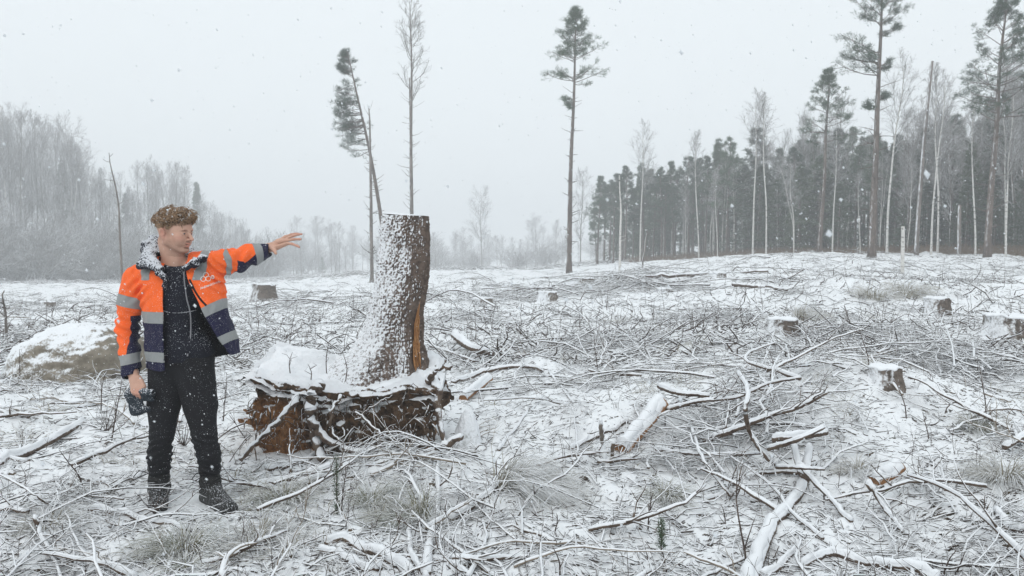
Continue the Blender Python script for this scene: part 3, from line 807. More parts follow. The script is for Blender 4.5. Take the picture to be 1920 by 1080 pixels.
# ------------------------------------------------------------------ implicit surfaces
class Field:
    def __init__(s, lo, hi, h):
        s.lo = np.array(lo, float); s.h = h
        s.n = np.ceil((np.array(hi) - s.lo) / h).astype(int) + 1
        s.F = np.full(s.n, 0.25, np.float32)
    def block(s, lo, hi):
        a = np.clip(np.floor((np.array(lo) - s.lo) / s.h).astype(int), 0, s.n - 1)
        b = np.clip(np.ceil((np.array(hi) - s.lo) / s.h).astype(int) + 1, 1, s.n)
        if (b <= a).any(): return None
        g = [s.lo[i] + s.h * np.arange(a[i], b[i], dtype=np.float32) for i in range(3)]
        X, Y, Z = np.meshgrid(*g, indexing='ij')
        return (slice(a[0], b[0]), slice(a[1], b[1]), slice(a[2], b[2])), X.astype(np.float32), Y.astype(np.float32), Z.astype(np.float32)
    def put(s, fn, lo, hi, k=0.01, mode='add', pad=None):
        pad = (k + 0.03) if pad is None else pad
        r = s.block(np.array(lo) - pad, np.array(hi) + pad)
        if r is None: return
        sl, X, Y, Z = r
        d = fn(X, Y, Z).astype(np.float32); f = s.F[sl]
        if mode == 'add':
            if k > 0:
                hh = np.maximum(k - np.abs(f - d), 0) / k
                s.F[sl] = np.minimum(f, d) - hh * hh * k * 0.25
            else: s.F[sl] = np.minimum(f, d)
        else:
            d = -d
            if k > 0:
                hh = np.maximum(k - np.abs(f - d), 0) / k
                s.F[sl] = np.maximum(f, d) + hh * hh * k * 0.25
            else: s.F[sl] = np.maximum(f, d)
    def ell(s, c, r, M=None, k=0.01, mode='add'):
        c = np.array(c, float); r = np.array(r, float) if np.ndim(r) else np.full(3, float(r))
        R = np.eye(3) if M is None else np.asarray(M)     # columns = local axes in world
        ext = np.abs(R) @ r
        def fn(X, Y, Z):
            x, y, z = X - c[0], Y - c[1], Z - c[2]
            l = [R[0, i] * x + R[1, i] * y + R[2, i] * z for i in range(3)]
            q = np.sqrt((l[0] / r[0])**2 + (l[1] / r[1])**2 + (l[2] / r[2])**2)
            g = np.sqrt((l[0] / r[0]**2)**2 + (l[1] / r[1]**2)**2 + (l[2] / r[2]**2)**2) + 1e-6
            return q * (q - 1) / g
        s.put(fn, c - ext, c + ext, k, mode)
    def cap(s, a, b, ra, rb=None, k=0.01, mode='add', squash=None):
        a = np.array(a, float); b = np.array(b, float); rb = ra if rb is None else rb
        m = max(ra, rb)
        def fn(X, Y, Z):
            ab = b - a; L = ab @ ab + 1e-12
            t = np.clip(((X - a[0]) * ab[0] + (Y - a[1]) * ab[1] + (Z - a[2]) * ab[2]) / L, 0, 1)
            dx, dy, dz = X - a[0] - t * ab[0], Y - a[1] - t * ab[1], Z - a[2] - t * ab[2]
            if squash is not None:      # (unit dir, factor): thinner along dir
                u, f = np.array(squash[0]), squash[1]
                p = dx * u[0] + dy * u[1] + dz * u[2]
                e = (1 / f - 1) * p
                dx, dy, dz = dx + e * u[0], dy + e * u[1], dz + e * u[2]
            return np.sqrt(dx * dx + dy * dy + dz * dz) - (ra + (rb - ra) * t)
        s.put(fn, np.minimum(a, b) - m, np.maximum(a, b) + m, k, mode)
    def chain(s, pts, rs, k=0.01, mode='add', squash=None):
        for i in range(len(pts) - 1): s.cap(pts[i], pts[i+1], rs[i], rs[i+1], k, mode, squash)
    def mesh(s):
        F = s.F; nx, ny, nz = F.shape
        S = F < 0
        c = np.zeros((nx-1, ny-1, nz-1), np.int8)
        for i in (0, 1):
            for j in (0, 1):
                for k in (0, 1): c += S[i:nx-1+i, j:ny-1+j, k:nz-1+k]
        act = np.argwhere((c > 0) & (c < 8))
        vid = np.full(c.shape, -1, np.int32); vid[act[:, 0], act[:, 1], act[:, 2]] = np.arange(len(act))
        off = np.array([[i, j, k] for i in (0, 1) for j in (0, 1) for k in (0, 1)])
        val = np.stack([F[act[:, 0]+o[0], act[:, 1]+o[1], act[:, 2]+o[2]] for o in off], 1)
        acc = np.zeros((len(act), 3)); cn = np.zeros(len(act))
        for a in range(8):
            for b in range(a + 1, 8):
                if np.abs(off[a] - off[b]).sum() != 1: continue
                va, vb = val[:, a], val[:, b]; m = (va < 0) != (vb < 0)
                t = np.where(m, va / np.where(m, va - vb, 1), 0)
                acc += np.where(m[:, None], off[a] + t[:, None] * (off[b] - off[a]), 0); cn += m
        V = (act + acc / np.maximum(cn, 1)[:, None]) * s.h + s.lo
        quads = []
        for ax in range(3):
            o1, o2 = [(1, 2), (2, 0), (0, 1)][ax]
            sa = [slice(None)] * 3; sb = [slice(None)] * 3; sa[ax] = slice(0, -1); sb[ax] = slice(1, None)
            A, B = S[tuple(sa)], S[tuple(sb)]
            e = np.argwhere(A != B)
            e = e[(e[:, o1] > 0) & (e[:, o2] > 0) & (e[:, o1] < F.shape[o1]-1) & (e[:, o2] < F.shape[o2]-1)]
            inside = A[e[:, 0], e[:, 1], e[:, 2]]
            u = np.zeros(3, int); u[o1] = 1; w = np.zeros(3, int); w[o2] = 1
            g = lambda q: vid[q[:, 0], q[:, 1], q[:, 2]]
            q = np.stack([g(e - u - w), g(e - w), g(e), g(e - u)], 1)
            q[~inside] = q[~inside][:, ::-1]
            quads.append(q)
        Q = np.concatenate(quads); Q = Q[(Q >= 0).all(1)]
        return V, Q
def sub_mesh(V, Q, mask_v):
    """faces whose vertices all pass, compacted"""
    keep = mask_v[Q].all(1); q = Q[keep]
    used = np.unique(q); m = np.full(len(V), -1); m[used] = np.arange(len(used))
    return V[used], m[q], used
def normals(V, Q):
    n = np.cross(V[Q[:, 2]] - V[Q[:, 0]], V[Q[:, 3]] - V[Q[:, 1]])
    N = np.zeros_like(V)
    for i in range(4): np.add.at(N, Q[:, i], n)
    return N / (np.linalg.norm(N, axis=1, keepdims=True) + 1e-12)

def largest(V, Q):
    """drops small loose crumbs of an implicit surface"""
    lab = np.arange(len(V))
    for _ in range(3000):
        m = lab[Q].min(1); new = lab.copy()
        for i in range(4): np.minimum.at(new, Q[:, i], m)
        new = new[new]
        if (new == lab).all(): break
        lab = new
    u, c = np.unique(lab[Q[:, 0]], return_counts=True); keep = lab == u[np.argmax(c)]
    a, b, _ = sub_mesh(V, Q, keep)
    return a, b
# ------------------------------------------------------------------ the man
PY = 4.6
def Q3(px, py, Y=PY): return W(px, py, Y)
FEET = np.array([(345 - 960) / F * PY, PY, float(terrain((345 - 960) / F * PY, PY))])

def skin_mat():
    m, nt, b = new_mat('skin')
    r = attr(nt, 'red'); s = attr(nt, 'stubble')
    n = noise(nt, 60, 3)
    c = mixc(nt, n, (0.52, 0.30, 0.22), (0.60, 0.37, 0.28))
    c = mixc(nt, r.outputs['Fac'], c, (0.55, 0.16, 0.12))
    c = mixc(nt, math_(nt, 'MULTIPLY', s.outputs['Fac'], ramp(nt, noise(nt, 520, 2), 0.15, 0.75)), c, (0.20, 0.12, 0.085))
    nt.links.new(c, b.inputs['Base Color']); b.inputs['Roughness'].default_value = 0.5
    b.inputs['Subsurface Weight'].default_value = 0.0
    bump(nt, b, noise(nt, 300, 2), 0.15, 0.002)
    return m
M_SKIN = skin_mat()
def cloth(name, col, col2=None, weave=900, rough=0.85, specks=0.0, sheen=0.0):
    m, nt, b = new_mat(name)
    n = noise(nt, 35, 3, 0.6)
    c = mixc(nt, n, col, col2 or tuple(v * 1.25 for v in col))
    if specks:       # snow crystals caught in the fabric
        geo = nd(nt, 'ShaderNodeNewGeometry'); sp = nd(nt, 'ShaderNodeSeparateXYZ'); nt.links.new(geo.outputs['Normal'], sp.inputs[0])
        v = nd(nt, 'ShaderNodeTexVoronoi'); v.inputs['Scale'].default_value = 125; v.inputs['Randomness'].default_value = 1
        tc = nd(nt, 'ShaderNodeTexCoord'); vv = nd(nt, 'ShaderNodeVectorMath', operation='MULTIPLY_ADD')
        nz = nd(nt, 'ShaderNodeTexNoise'); nz.inputs['Scale'].default_value = 160; nt.links.new(tc.outputs['Object'], nz.inputs['Vector'])
        nt.links.new(nz.outputs['Color'], vv.inputs[0]); vv.inputs[1].default_value = (0.012, 0.012, 0.012); nt.links.new(tc.outputs['Object'], vv.inputs[2])
        nt.links.new(vv.outputs[0], v.inputs['Vector'])
        th = math_(nt, 'MULTIPLY_ADD', sp.outputs['Z'], 0.22 * specks, math_(nt, 'MULTIPLY', noise(nt, 14, 2), 0.34 * specks))
        d = math_(nt, 'SUBTRACT', th, v.outputs['Distance'])
        c = mixc(nt, ramp(nt, d, -0.05, 0.05), c, (0.62, 0.64, 0.68))
    nt.links.new(c, b.inputs['Base Color']); b.inputs['Roughness'].default_value = rough
    if sheen: b.inputs['Sheen Weight'].default_value = sheen
    bump(nt, b, math_(nt, 'ADD', noise(nt, weave, 1), math_(nt, 'MULTIPLY', noise(nt, 28, 3), 3.0)), 0.5, 0.003)
    return m
def jacket_mat():
    m, nt, b = new_mat('orange_and_navy_fabric')
    n = noise(nt, 30, 3, 0.6)
    o = mixc(nt, n, (0.93, 0.125, 0.018), (1.0, 0.17, 0.03)); v = mixc(nt, n, (0.008, 0.008, 0.032), (0.014, 0.013, 0.050))
    s = ramp(nt, attr(nt, 'navy').outputs['Fac'], -0.0015, 0.0015)
    k = ramp(nt, attr(nt, 'lining').outputs['Fac'], -0.0015, 0.0015)
    c = mixc(nt, s, o, v); c = mixc(nt, k, c, (0.012, 0.012, 0.016))
    v2 = nd(nt, 'ShaderNodeTexVoronoi'); v2.inputs['Scale'].default_value = 150
    tc = nd(nt, 'ShaderNodeTexCoord'); nt.links.new(tc.outputs['Object'], v2.inputs['Vector'])
    d = math_(nt, 'SUBTRACT', math_(nt, 'MULTIPLY', noise(nt, 16, 2), 0.30), v2.outputs['Distance'])
    c = mixc(nt, math_(nt, 'MULTIPLY', ramp(nt, d, -0.02, 0.03), 0.8), c, (0.75, 0.77, 0.8))
    nt.links.new(c, b.inputs['Base Color']); b.inputs['Roughness'].default_value = 0.7
    bump(nt, b, math_(nt, 'ADD', noise(nt, 700, 1), math_(nt, 'MULTIPLY', noise(nt, 22, 3), 3.0)), 0.45, 0.003)
    return m
M_JACKET = jacket_mat()
M_HOODIE = cloth('dark_navy_fleece', (0.006, 0.007, 0.013), (0.012, 0.013, 0.023), specks=0.75)
M_TROUSERS = cloth('black_trousers', (0.006, 0.006, 0.008), (0.015, 0.015, 0.018), specks=0.55)
M_COLLAR = cloth('black_hood_with_snow', (0.010, 0.010, 0.016), (0.02, 0.02, 0.03), specks=2.1)
M_BOOT = cloth('black_rubber_boot', (0.012, 0.012, 0.012), (0.03, 0.03, 0.028), specks=0.9, rough=0.45)
M_BAND = cloth('grey_reflective_band', (0.25, 0.26, 0.26), (0.33, 0.34, 0.335), rough=0.45)
M_ZIP = cloth('grey_zip', (0.30, 0.30, 0.32), rough=0.4)
M_HAT = cloth('blue_grey_knitted_hat', (0.018, 0.024, 0.032), (0.04, 0.052, 0.065), weave=250, specks=1.3)
M_PRINT = cloth('white_print', (0.80, 0.74, 0.70))
M_BLACK = cloth('black_zip', (0.012, 0.012, 0.014))

def build_person():
    # ---- head frame
    yaw = math.radians(75); tilt = math.radians(-6)
    fw = np.array([math.sin(yaw) * math.cos(tilt), -math.cos(yaw) * math.cos(tilt), math.sin(tilt)])
    lf = np.array([math.cos(yaw), math.sin(yaw), 0.0])
    up = np.cross(lf, fw) * -1
    up = np.cross(fw, -lf); up = up if up[2] > 0 else -up
    HS = 1.06
    HC = Q3(327, 435, 4.58)
    Mh = np.stack([lf, fw, up], 1)
    H = lambda x, y, z: HC + Mh @ (np.array([x, y, z]) * HS)
    h = 0.0036
    lo = [Q3(215, 0)[0] - 0.02, 4.22, FEET[2] - 0.02]; hi = [Q3(575, 0, 5.05)[0] + 0.02, 5.2, Q3(0, 380)[2] + 0.03]
    B = Field(lo, hi, h)
    # legs, pelvis, torso, arms: hidden by clothes but one body
    hipL, hipR = Q3(318, 690, 4.62), Q3(366, 690, 4.62)
    kneeL, kneeR = Q3(306, 812, 4.56), Q3(382, 815, 4.56)
    ankL, ankR = Q3(300, 918, 4.62), Q3(392, 918, 4.60)
    footL, footR = Q3(297, 945, 4.50), Q3(424, 955, 4.47)
    for hp, kn, an, ft in ((hipL, kneeL, ankL, footL), (hipR, kneeR, ankR, footR)):
        B.cap(hp, kn, 0.070, 0.044, 0.03); B.cap(kn, an, 0.042, 0.028, 0.01); B.cap(an - [0, 0, 0.02], ft + [0, 0, 0.02], 0.030, 0.024, 0.01)
    pel = Q3(342, 670, 4.62); che = Q3(335, 560, 4.62); nb = Q3(328, 497, 4.64)
    B.ell(pel, (0.155, 0.10, 0.12), k=0.05); B.cap(pel, che, 0.09, 0.105, 0.05); B.ell(che, (0.155, 0.092, 0.15), k=0.05)
    shL, shR = Q3(262, 524, 4.63), Q3(392, 505, 4.63)
    elL, wrL = Q3(242, 622, 4.66), Q3(250, 700, 4.54)
    elR, wrR = Q3(448, 492, 4.80), Q3(505, 465, 4.90)
    B.cap(nb, shL, 0.05, 0.058, 0.05); B.cap(nb, shR, 0.05, 0.058, 0.05)
    B.chain([shL, elL, wrL], [0.042, 0.032, 0.026], 0.02); B.chain([shR, elR, wrR], [0.044, 0.034, 0.027], 0.02)
    # ---- neck and head
    B.cap(H(0, -0.035, -0.06), nb + np.array([0.0, 0.01, -0.03]), 0.062, 0.068, 0.03)
    B.cap(H(0.012, 0.03, -0.09), nb + np.array([0.02, -0.045, -0.02]), 0.035, 0.035, 0.03)
    def E(c, r, k=0.012, mode='add', M=None): B.ell(H(*c), np.array(r) * HS, Mh if M is None else M, k, mode)
    def C(a, b, ra, rb=None, k=0.01, mode='add'): B.cap(H(*a), H(*b), ra * HS, (rb if rb is not None else ra) * HS, k, mode)
    E((0, -0.012, 0.032), (0.074, 0.096, 0.082), 0.02)
    E((0, 0.040, -0.024), (0.054, 0.055, 0.082), 0.03)
    E((0, 0.052, 0.035), (0.058, 0.042, 0.045), 0.03)
    for s in (-1, 1):
        C((s * 0.056, 0.000, -0.055), (s * 0.020, 0.070, -0.097), 0.018, 0.016, 0.025)
        C((s * 0.062, -0.005, -0.01), (s * 0.056, 0.000, -0.055), 0.015, 0.018, 0.02)
        E((s * 0.043, 0.062, -0.020), (0.022, 0.022, 0.018), 0.02)
        E((s * 0.038, 0.070, -0.05), (0.018, 0.018, 0.022), 0.02)
    E((0, 0.084, -0.098), (0.022, 0.017, 0.016), 0.018)
    C((-0.036, 0.085, 0.0185), (0.036, 0.085, 0.0185), 0.0105, k=0.014)
    for s in (-1, 1):
        E((s * 0.031, 0.098, 0.001), (0.017, 0.018, 0.0125), 0.012, 'sub')
        E((s * 0.030, 0.079, 0.001), (0.0145, 0.0145, 0.012), 0.003)
        C((s * 0.019, 0.0925, 0.0040), (s * 0.030, 0.0965, 0.0068), 0.0034, k=0.004); C((s * 0.030, 0.0965, 0.0068), (s * 0.043, 0.087, 0.002), 0.0034, k=0.004)
        C((s * 0.020, 0.092, -0.0075), (s * 0.040, 0.088, -0.0070), 0.0038, k=0.005)
    C((0, 0.090, 0.014), (0, 0.119, -0.026), 0.0080, 0.0105, 0.012)
    E((0, 0.1235, -0.031), (0.0098, 0.0105, 0.0090), 0.006)
    for s in (-1, 1):
        E((s * 0.0140, 0.106, -0.035), (0.0075, 0.012, 0.0078), 0.005)
        E((s * 0.007, 0.109, -0.0435), (0.0035, 0.005, 0.004), 0.003, 'sub')
    E((0, 0.083, -0.062), (0.028, 0.020, 0.022), 0.015)
    C((-0.020, 0.088, -0.0600), (0, 0.1005, -0.0575), 0.0050, 0.0062, 0.005); C((0.020, 0.088, -0.0600), (0, 0.1005, -0.0575), 0.0050, 0.0062, 0.005)
    C((-0.018, 0.088, -0.0715), (0, 0.098, -0.0745), 0.0055, 0.0072, 0.005); C((0.018, 0.088, -0.0715), (0, 0.098, -0.0745), 0.0055, 0.0072, 0.005)
    C((-0.018, 0.097, -0.0655), (0.018, 0.097, -0.0655), 0.0036, k=0.002, mode='sub')
    E((0, 0.092, -0.084), (0.018, 0.008, 0.005), 0.008, 'sub')
    # ears
    for s in (-1, 1):
        a = math.radians(12)
        Me = Mh @ np.array([[math.cos(.35 * s), -math.sin(.35 * s), 0], [math.sin(.35 * s), math.cos(.35 * s), 0], [0, 0, 1]]) @ np.array([[1, 0, 0], [0, math.cos(a), -math.sin(a)], [0, math.sin(a), math.cos(a)]])
        E((s * 0.083, -0.016, -0.008), (0.009, 0.019, 0.030), 0.005, M=Me)
        E((s * 0.093, -0.012, -0.003), (0.008, 0.011, 0.018), 0.003, 'sub', M=Me)
        E((s * 0.080, -0.001, -0.012), (0.007, 0.006, 0.009), 0.004)
        E((s * 0.078, -0.008, -0.040), (0.008, 0.010, 0.010), 0.006)
    # ---- raised hand: palm down and forward, fingers spread to the right
    hs = 1.0
    W0 = wrR
    K = lambda px, py, Y: Q3(px, py, Y)
    B.cap(W0, K(513, 460, 4.90), 0.028, 0.025, 0.02, squash=((0, 0.5, 0.86), 0.75))
    palm = [(K(512, 459, 4.90), 0.024), (K(522, 455, 4.90), 0.024), (K(534, 450, 4.91), 0.023)]
    sq = ((0.3, 0.75, 0.6), 0.62)
    B.cap(K(512, 462, 4.90), K(536, 444, 4.95), 0.021, 0.014, 0.02, squash=sq)
    B.cap(K(513, 463, 4.89), K(538, 450, 4.91), 0.021, 0.014, 0.02, squash=sq)
    B.cap(K(514, 466, 4.87), K(538, 457, 4.86), 0.020, 0.013, 0.02, squash=sq)
    B.ell(K(526, 453, 4.905), (0.036, 0.030, 0.020), k=0.02)
    fin = [[(535, 444, 4.95), (546, 440, 4.97), (553, 438.5, 4.98), (559, 438, 4.985)],      # far fingers
           [(538, 447, 4.92), (550, 442, 4.93), (559, 439.5, 4.93), (565.5, 439, 4.93)],
           [(539, 451, 4.90), (551, 448.5, 4.90), (561, 448.5, 4.89), (568.5, 448.5, 4.88)],
           [(538, 456, 4.87), (548, 457.5, 4.86), (557, 461, 4.85), (563.5, 464.5, 4.84)]]
    for q in fin: B.chain([K(*p) for p in q], [0.0100, 0.0090, 0.0080, 0.0068], 0.005)
    B.chain([K(509, 465, 4.87), K(514, 469, 4.83), K(517, 475, 4.80)], [0.017, 0.0125, 0.0095], 0.012)
    B.chain([K(503, 462, 4.89), K(509, 465, 4.87)], [0.02, 0.017], 0.012)
    # ---- lowered hand closing on the hat
    L = lambda px, py, Y=4.50: Q3(px, py, Y)
    B.cap(wrL, L(254, 712, 4.52), 0.029, 0.027, 0.02)
    B.cap(L(251, 712, 4.52), L(252, 730, 4.49), 0.027, 0.023, 0.02, squash=((0, 1, 0), 0.7))
    B.cap(L(259, 712, 4.52), L(262, 729, 4.49), 0.025, 0.021, 0.02, squash=((0, 1, 0), 0.7))
    for i, (x0, x1, y0, y2, rr) in enumerate([(247, 251, 731, 738, .0085), (253, 256.5, 732, 741, .0092), (259, 262.5, 732, 743, .0096), (265, 267.5, 730, 741, .0092)]):
        B.chain([L(x0, y0, 4.475), L((x0 + x1) / 2, (y0 + y2) / 2 + 1, 4.458), L(x1, y2, 4.468), L(x1 + 1, y2 + 3, 4.488)], [rr + .0012, rr + .0006, rr, rr * .85], 0.004)
    B.chain([L(265, 714, 4.50), L(270, 724, 4.49), L(271, 733, 4.505)], [0.014, 0.011, 0.009], 0.010)
    V, Q = B.mesh()
    # skin colours that belong to the skin: lips, ears, nose tip, knuckles; stubble on the jaw; brows
    l = (V - HC) @ Mh / HS
    def g(c, r): return np.exp(-(((l - np.array(c)) / np.array(r))**2).sum(1))
    red = 0.9 * g((0, 0.10, -0.058), (.020, .012, .005)) + 0.95 * g((0, 0.098, -0.0735), (.019, .012, .006)) + 0.45 * g((0, .117, -.034), (.014, .014, .012)) \
        + 0.55 * (g((.08, -.014, -.01), (.012, .024, .036)) + g((-.08, -.014, -.01), (.012, .024, .036))) + 0.3 * (g((.045, .07, -.03), (.02, .03, .02)) + g((-.045, .07, -.03), (.02, .03, .02)))
    for q in fin + [[(565, 465, 4.8)]]:
        for p in q[1:]: red += 0.30 * np.exp(-(np.linalg.norm(V - K(*p), axis=1) / 0.013)**2)
    red += 0.30 * np.exp(-(np.linalg.norm(V - L(258, 738, 4.46), axis=1) / 0.03)**2)
    st = smooth(-0.028, -0.055, l[:, 2]) * smooth(-0.02, 0.02, l[:, 1]) * (l[:, 2] > -0.14) * (1 - smooth(0.3, 0.7, red)) * 0.62
    st = st + 0.6 * g((0, .10, -.050), (.025, .02, .006)) * (red < 0.5)
    for s in (-1, 1):
        for bx, bz, by in ((.017, .0150, .096), (.025, .0175, .097), (.033, .0180, .093), (.041, .0150, .086)):
            st = st + 1.5 * g((s * bx, by, bz), (.0065, .02, .0040))
        st = st + 0.9 * g((s * 0.030, 0.0955, 0.0045), (.012, .010, .0022))
        st = st + 1.2 * g((s * 0.070, 0.010, 0.018), (.025, .018, .035)) + 1.3 * g((s * 0.068, -0.048, -0.01), (.03, .032, .04)) + 0.6 * g((s * 0.03, -0.085, -0.03), (.05, .03, .035))
    st = st * (np.abs(l).max(1) < 0.2)
    person = empty('person', FEET)
    tag(person, 'man in an open orange and navy work jacket, pointing across the clearing', 'person')
    o = add('body', V, Q, M_SKIN, person, attrs={'red': np.clip(red, 0, 1), 'stubble': np.clip(st, 0, 1)})
    body = o
    # eyes
    mE, nt, b = new_mat('eye'); f = attr(nt, 'iris'); nt.links.new(mixc(nt, ramp(nt, f.outputs['Fac'], 0.45, 0.55), (0.42, 0.38, 0.36), (0.03, 0.04, 0.05)), b.inputs['Base Color']); b.inputs['Roughness'].default_value = 0.1
    for s in (-1, 1):
        u, w = np.meshgrid(np.linspace(0, math.pi, 14), np.linspace(0, 2 * math.pi, 20, endpoint=False), indexing='ij')
        loc = np.stack([np.sin(u) * np.cos(w), np.cos(u), np.sin(u) * np.sin(w)], -1).reshape(-1, 3)
        ev = np.array([H(*(np.array([s * 0.030, 0.0835, 0.0]) + p * 0.0122)) for p in loc])
        i = np.arange(14 * 20).reshape(14, 20); qd = np.stack([i[:-1], np.roll(i, -1, 1)[:-1], np.roll(i, -1, 1)[1:], i[1:]], -1).reshape(-1, 4)
        add('eye', ev, qd, mE, person, attrs={'iris': (loc[:, 1] > 0.83).astype(float)})
    # ---- hair: cap plus curled locks
    Hc = Field(HC - 0.19, HC + 0.19, 0.004)
    Hc.ell(H(0, -0.018, 0.045), np.array((0.0765, 0.0975, 0.084)) * HS, Mh, 0.0)
    Hc.ell(H(0, 0.052, 0.094), np.array((0.064, 0.048, 0.030)) * HS, Mh, 0.02)
    cut = lambda c, r, k=0.008: Hc.ell(H(*c), np.array(r) * HS, Mh, k, 'sub')
    cut((0, 0.105, -0.030), (0.085, 0.075, 0.095)); cut((0.09, 0.044, -0.050), (0.06, 0.052, 0.080)); cut((-0.09, 0.044, -0.050), (0.06, 0.052, 0.080))
    cut((0, -0.02, -0.145), (0.14, 0.14, 0.088), 0.01)
    cut((0.092, -0.012, -0.022), (0.030, 0.024, 0.034), 0.004); cut((-0.092, -0.012, -0.022), (0.030, 0.024, 0.034), 0.004)
    r = Hc.block(HC - 0.19, HC + 0.19)
    _, X, Y, Z = r
    Hc.F += (0.006 * noise3(X / 0.016, Y / 0.016, Z / 0.016)).astype(np.float32)
    hv, hq = Hc.mesh()
    M_HAIR, nt, b = new_mat('brown_hair')
    geo = nd(nt, 'ShaderNodeNewGeometry'); sp = nd(nt, 'ShaderNodeSeparateXYZ'); nt.links.new(geo.outputs['Normal'], sp.inputs[0])
    hn = noise(nt, 130, 3, 0.7)
    c = mixc(nt, ramp(nt, hn, 0.3, 0.7), (0.075, 0.040, 0.022), (0.44, 0.29, 0.175))
    sn = ramp(nt, math_(nt, 'MULTIPLY_ADD', sp.outputs['Z'], 0.16, noise(nt, 48, 2, 0.5)), 0.67, 0.74)
    nt.links.new(mixc(nt, sn, c, (0.66, 0.66, 0.66)), b.inputs['Base Color']); b.inputs['Roughness'].default_value = 0.6
    hn_ = normals(hv, hq)
    hl = (hv - HC) @ Mh / HS
    a = Acc(); a.add(hv, hq)
    cand = np.where((hl[:, 2] > -0.045) & ((hn_ @ up > -0.3)))[0]
    pick = rng.choice(cand, 3600)
    P0 = hv[pick]; N0 = hn_[pick]; hl0 = hl[pick]
    wv = np.stack([noise3(P0[:, 0] / .022 + a_, P0[:, 1] / .022, P0[:, 2] / .022) for a_ in (0, 40, 90)], -1)
    flow = 1.5 * np.cross(N0, wv + rng.normal(0, .16, N0.shape)) + 0.55 * fw - 0.25 * up; flow -= N0 * (flow * N0).sum(1, keepdims=True); flow /= np.linalg.norm(flow, axis=1, keepdims=True)
    sd_ = np.cross(N0, flow); th = np.linspace(0, 1, 7)
    Ln = np.where(hl0[:, 2] > 0.06, rnd(0.026, 0.060, 3600), rnd(0.010, 0.022, 3600)); ph = rnd(0, 6.28, 3600); rad = np.where(hl0[:, 2] > 0.06, 0.30, 0.08) * Ln
    pth = P0[:, None] - N0[:, None] * 0.003 + flow[:, None] * (th[None, :, None] * Ln[:, None, None]) + N0[:, None] * (np.sin(th[None, :] * math.pi * 1.1)[..., None] * rad[:, None, None]) \
        + sd_[:, None] * (np.sin(th[None, :] * 5 + ph[:, None])[..., None] * rad[:, None, None] * 0.7)
    a.tubes(pth, np.full((3600, 7), 0.0019) * np.array([1, 1.2, 1.3, 1.2, 1, .7, .25]), 4)
    # the lock hanging over the temple
    for k in range(7):
        p = np.array([H(0.052 - k * 0.0012, 0.070 + k * 0.001, 0.062), H(0.056, 0.079, 0.045 - k * .001), H(0.052, 0.083 + k * .0008, 0.028)])
        p = np.array([H(-(0.040 + k * .0015), 0.066, 0.066), H(-(0.048 - k * .0006), 0.080, 0.046), H(-(0.045 - k * .0006), 0.090, 0.026)])
        a.tubes(resample(p, 6)[None], np.array([[.0022, .0022, .002, .0016, .0012, .0004]]), 4)
    a.obj('hair', M_HAIR, person, origin=FEET)

    # ---- trousers
    T = Field([Q3(262, 0)[0], 4.38, Q3(0, 905)[2]], [Q3(418, 0)[0], 4.84, Q3(0, 640)[2]], 0.0048)
    T.ell(Q3(340, 675, 4.62), (0.205, 0.125, 0.17), k=0.03)
    T.chain([Q3(316, 700, 4.62), Q3(308, 760, 4.59), Q3(303, 812, 4.56), Q3(299, 850, 4.58), Q3(299, 892, 4.61)], [0.120, 0.096, 0.071, 0.069, 0.061], 0.02)
    T.chain([Q3(365, 700, 4.62), Q3(376, 760, 4.59), Q3(383, 815, 4.56), Q3(391, 850, 4.575), Q3(394, 890, 4.60)], [0.122, 0.099, 0.073, 0.069, 0.061], 0.02)
    sl_, X, Y, Z = T.block(T.lo - 1, T.lo + T.n * T.h + 1)
    zk = float(Q3(0, 820)[2]); low = 1 - smooth(zk - 0.02, zk + 0.12, Z)
    T.F += (0.004 * noise3(X / 0.09, Y / 0.09, Z / 0.09) + low * 0.0075 * np.sin((Z + 0.35 * X * np.sign(X + 2.0) + 0.010 * noise3(X / .05, Y / .05, Z / .05)) * 150) * (0.4 + 0.6 * noise3(X / .1, Y / .1, Z / .07 + 9))).astype(np.float32)
    T.F = np.maximum(T.F, Z - float(Q3(0, 652)[2])); T.F = np.maximum(T.F, float(Q3(0, 888)[2]) - Z)
    v, q = T.mesh(); add('trousers', v, q, M_TROUSERS, person)
    # ---- boots
    for nm, an, toe, top in (('boot', Q3(299, 928, 4.63), Q3(296, 944, 4.46), Q3(298, 860, 4.60)), ('boot', Q3(394, 930, 4.63), Q3(428, 952, 4.44), Q3(393, 858, 4.59))):
        toe = toe.copy(); gz = float(terrain(toe[0], toe[1])); gz = min(gz, an[2] - 0.07)
        toe[2] = gz + 0.045; ank = an.copy(); ank[2] = gz + 0.115
        heel = ank + (ank - toe) * np.array([1, 1, 0]) * 0.22; heel[2] = gz + 0.05
        d = (toe - heel) * [1, 1, 0]; d /= np.linalg.norm(d); sd2 = np.cross(d, [0, 0, 1])
        bf = Field(np.minimum(np.minimum(toe, heel), top) - 0.14, np.maximum(np.maximum(toe, heel), top) + [0.14, 0.14, 0.1], 0.0042)
        bf.cap(ank, top, 0.060, 0.067, 0.02); bf.cap(heel, toe, 0.046, 0.048, 0.03); bf.cap(ank + d * 0.02, toe + [0, 0, 0.004], 0.056, 0.045, 0.04)
        sl_, X, Y, Z = bf.block(bf.lo - 1, bf.lo + bf.n * bf.h + 1)
        zz = Z - gz
        bf.F += (0.0035 * np.sin(zz * 95 + 2 * noise3(X / .05, Y / .05, Z / .05)) * smooth(0.07, 0.14, zz) + 0.002 * noise3(X / .02, Y / .02, Z / .02)).astype(np.float32)
        bf.F = np.maximum(bf.F, gz - 0.004 - Z); bf.F = np.maximum(bf.F, Z - top[2] - 0.0)
        v, q = bf.mesh(); bo = add(nm, v, q, M_BOOT, person)
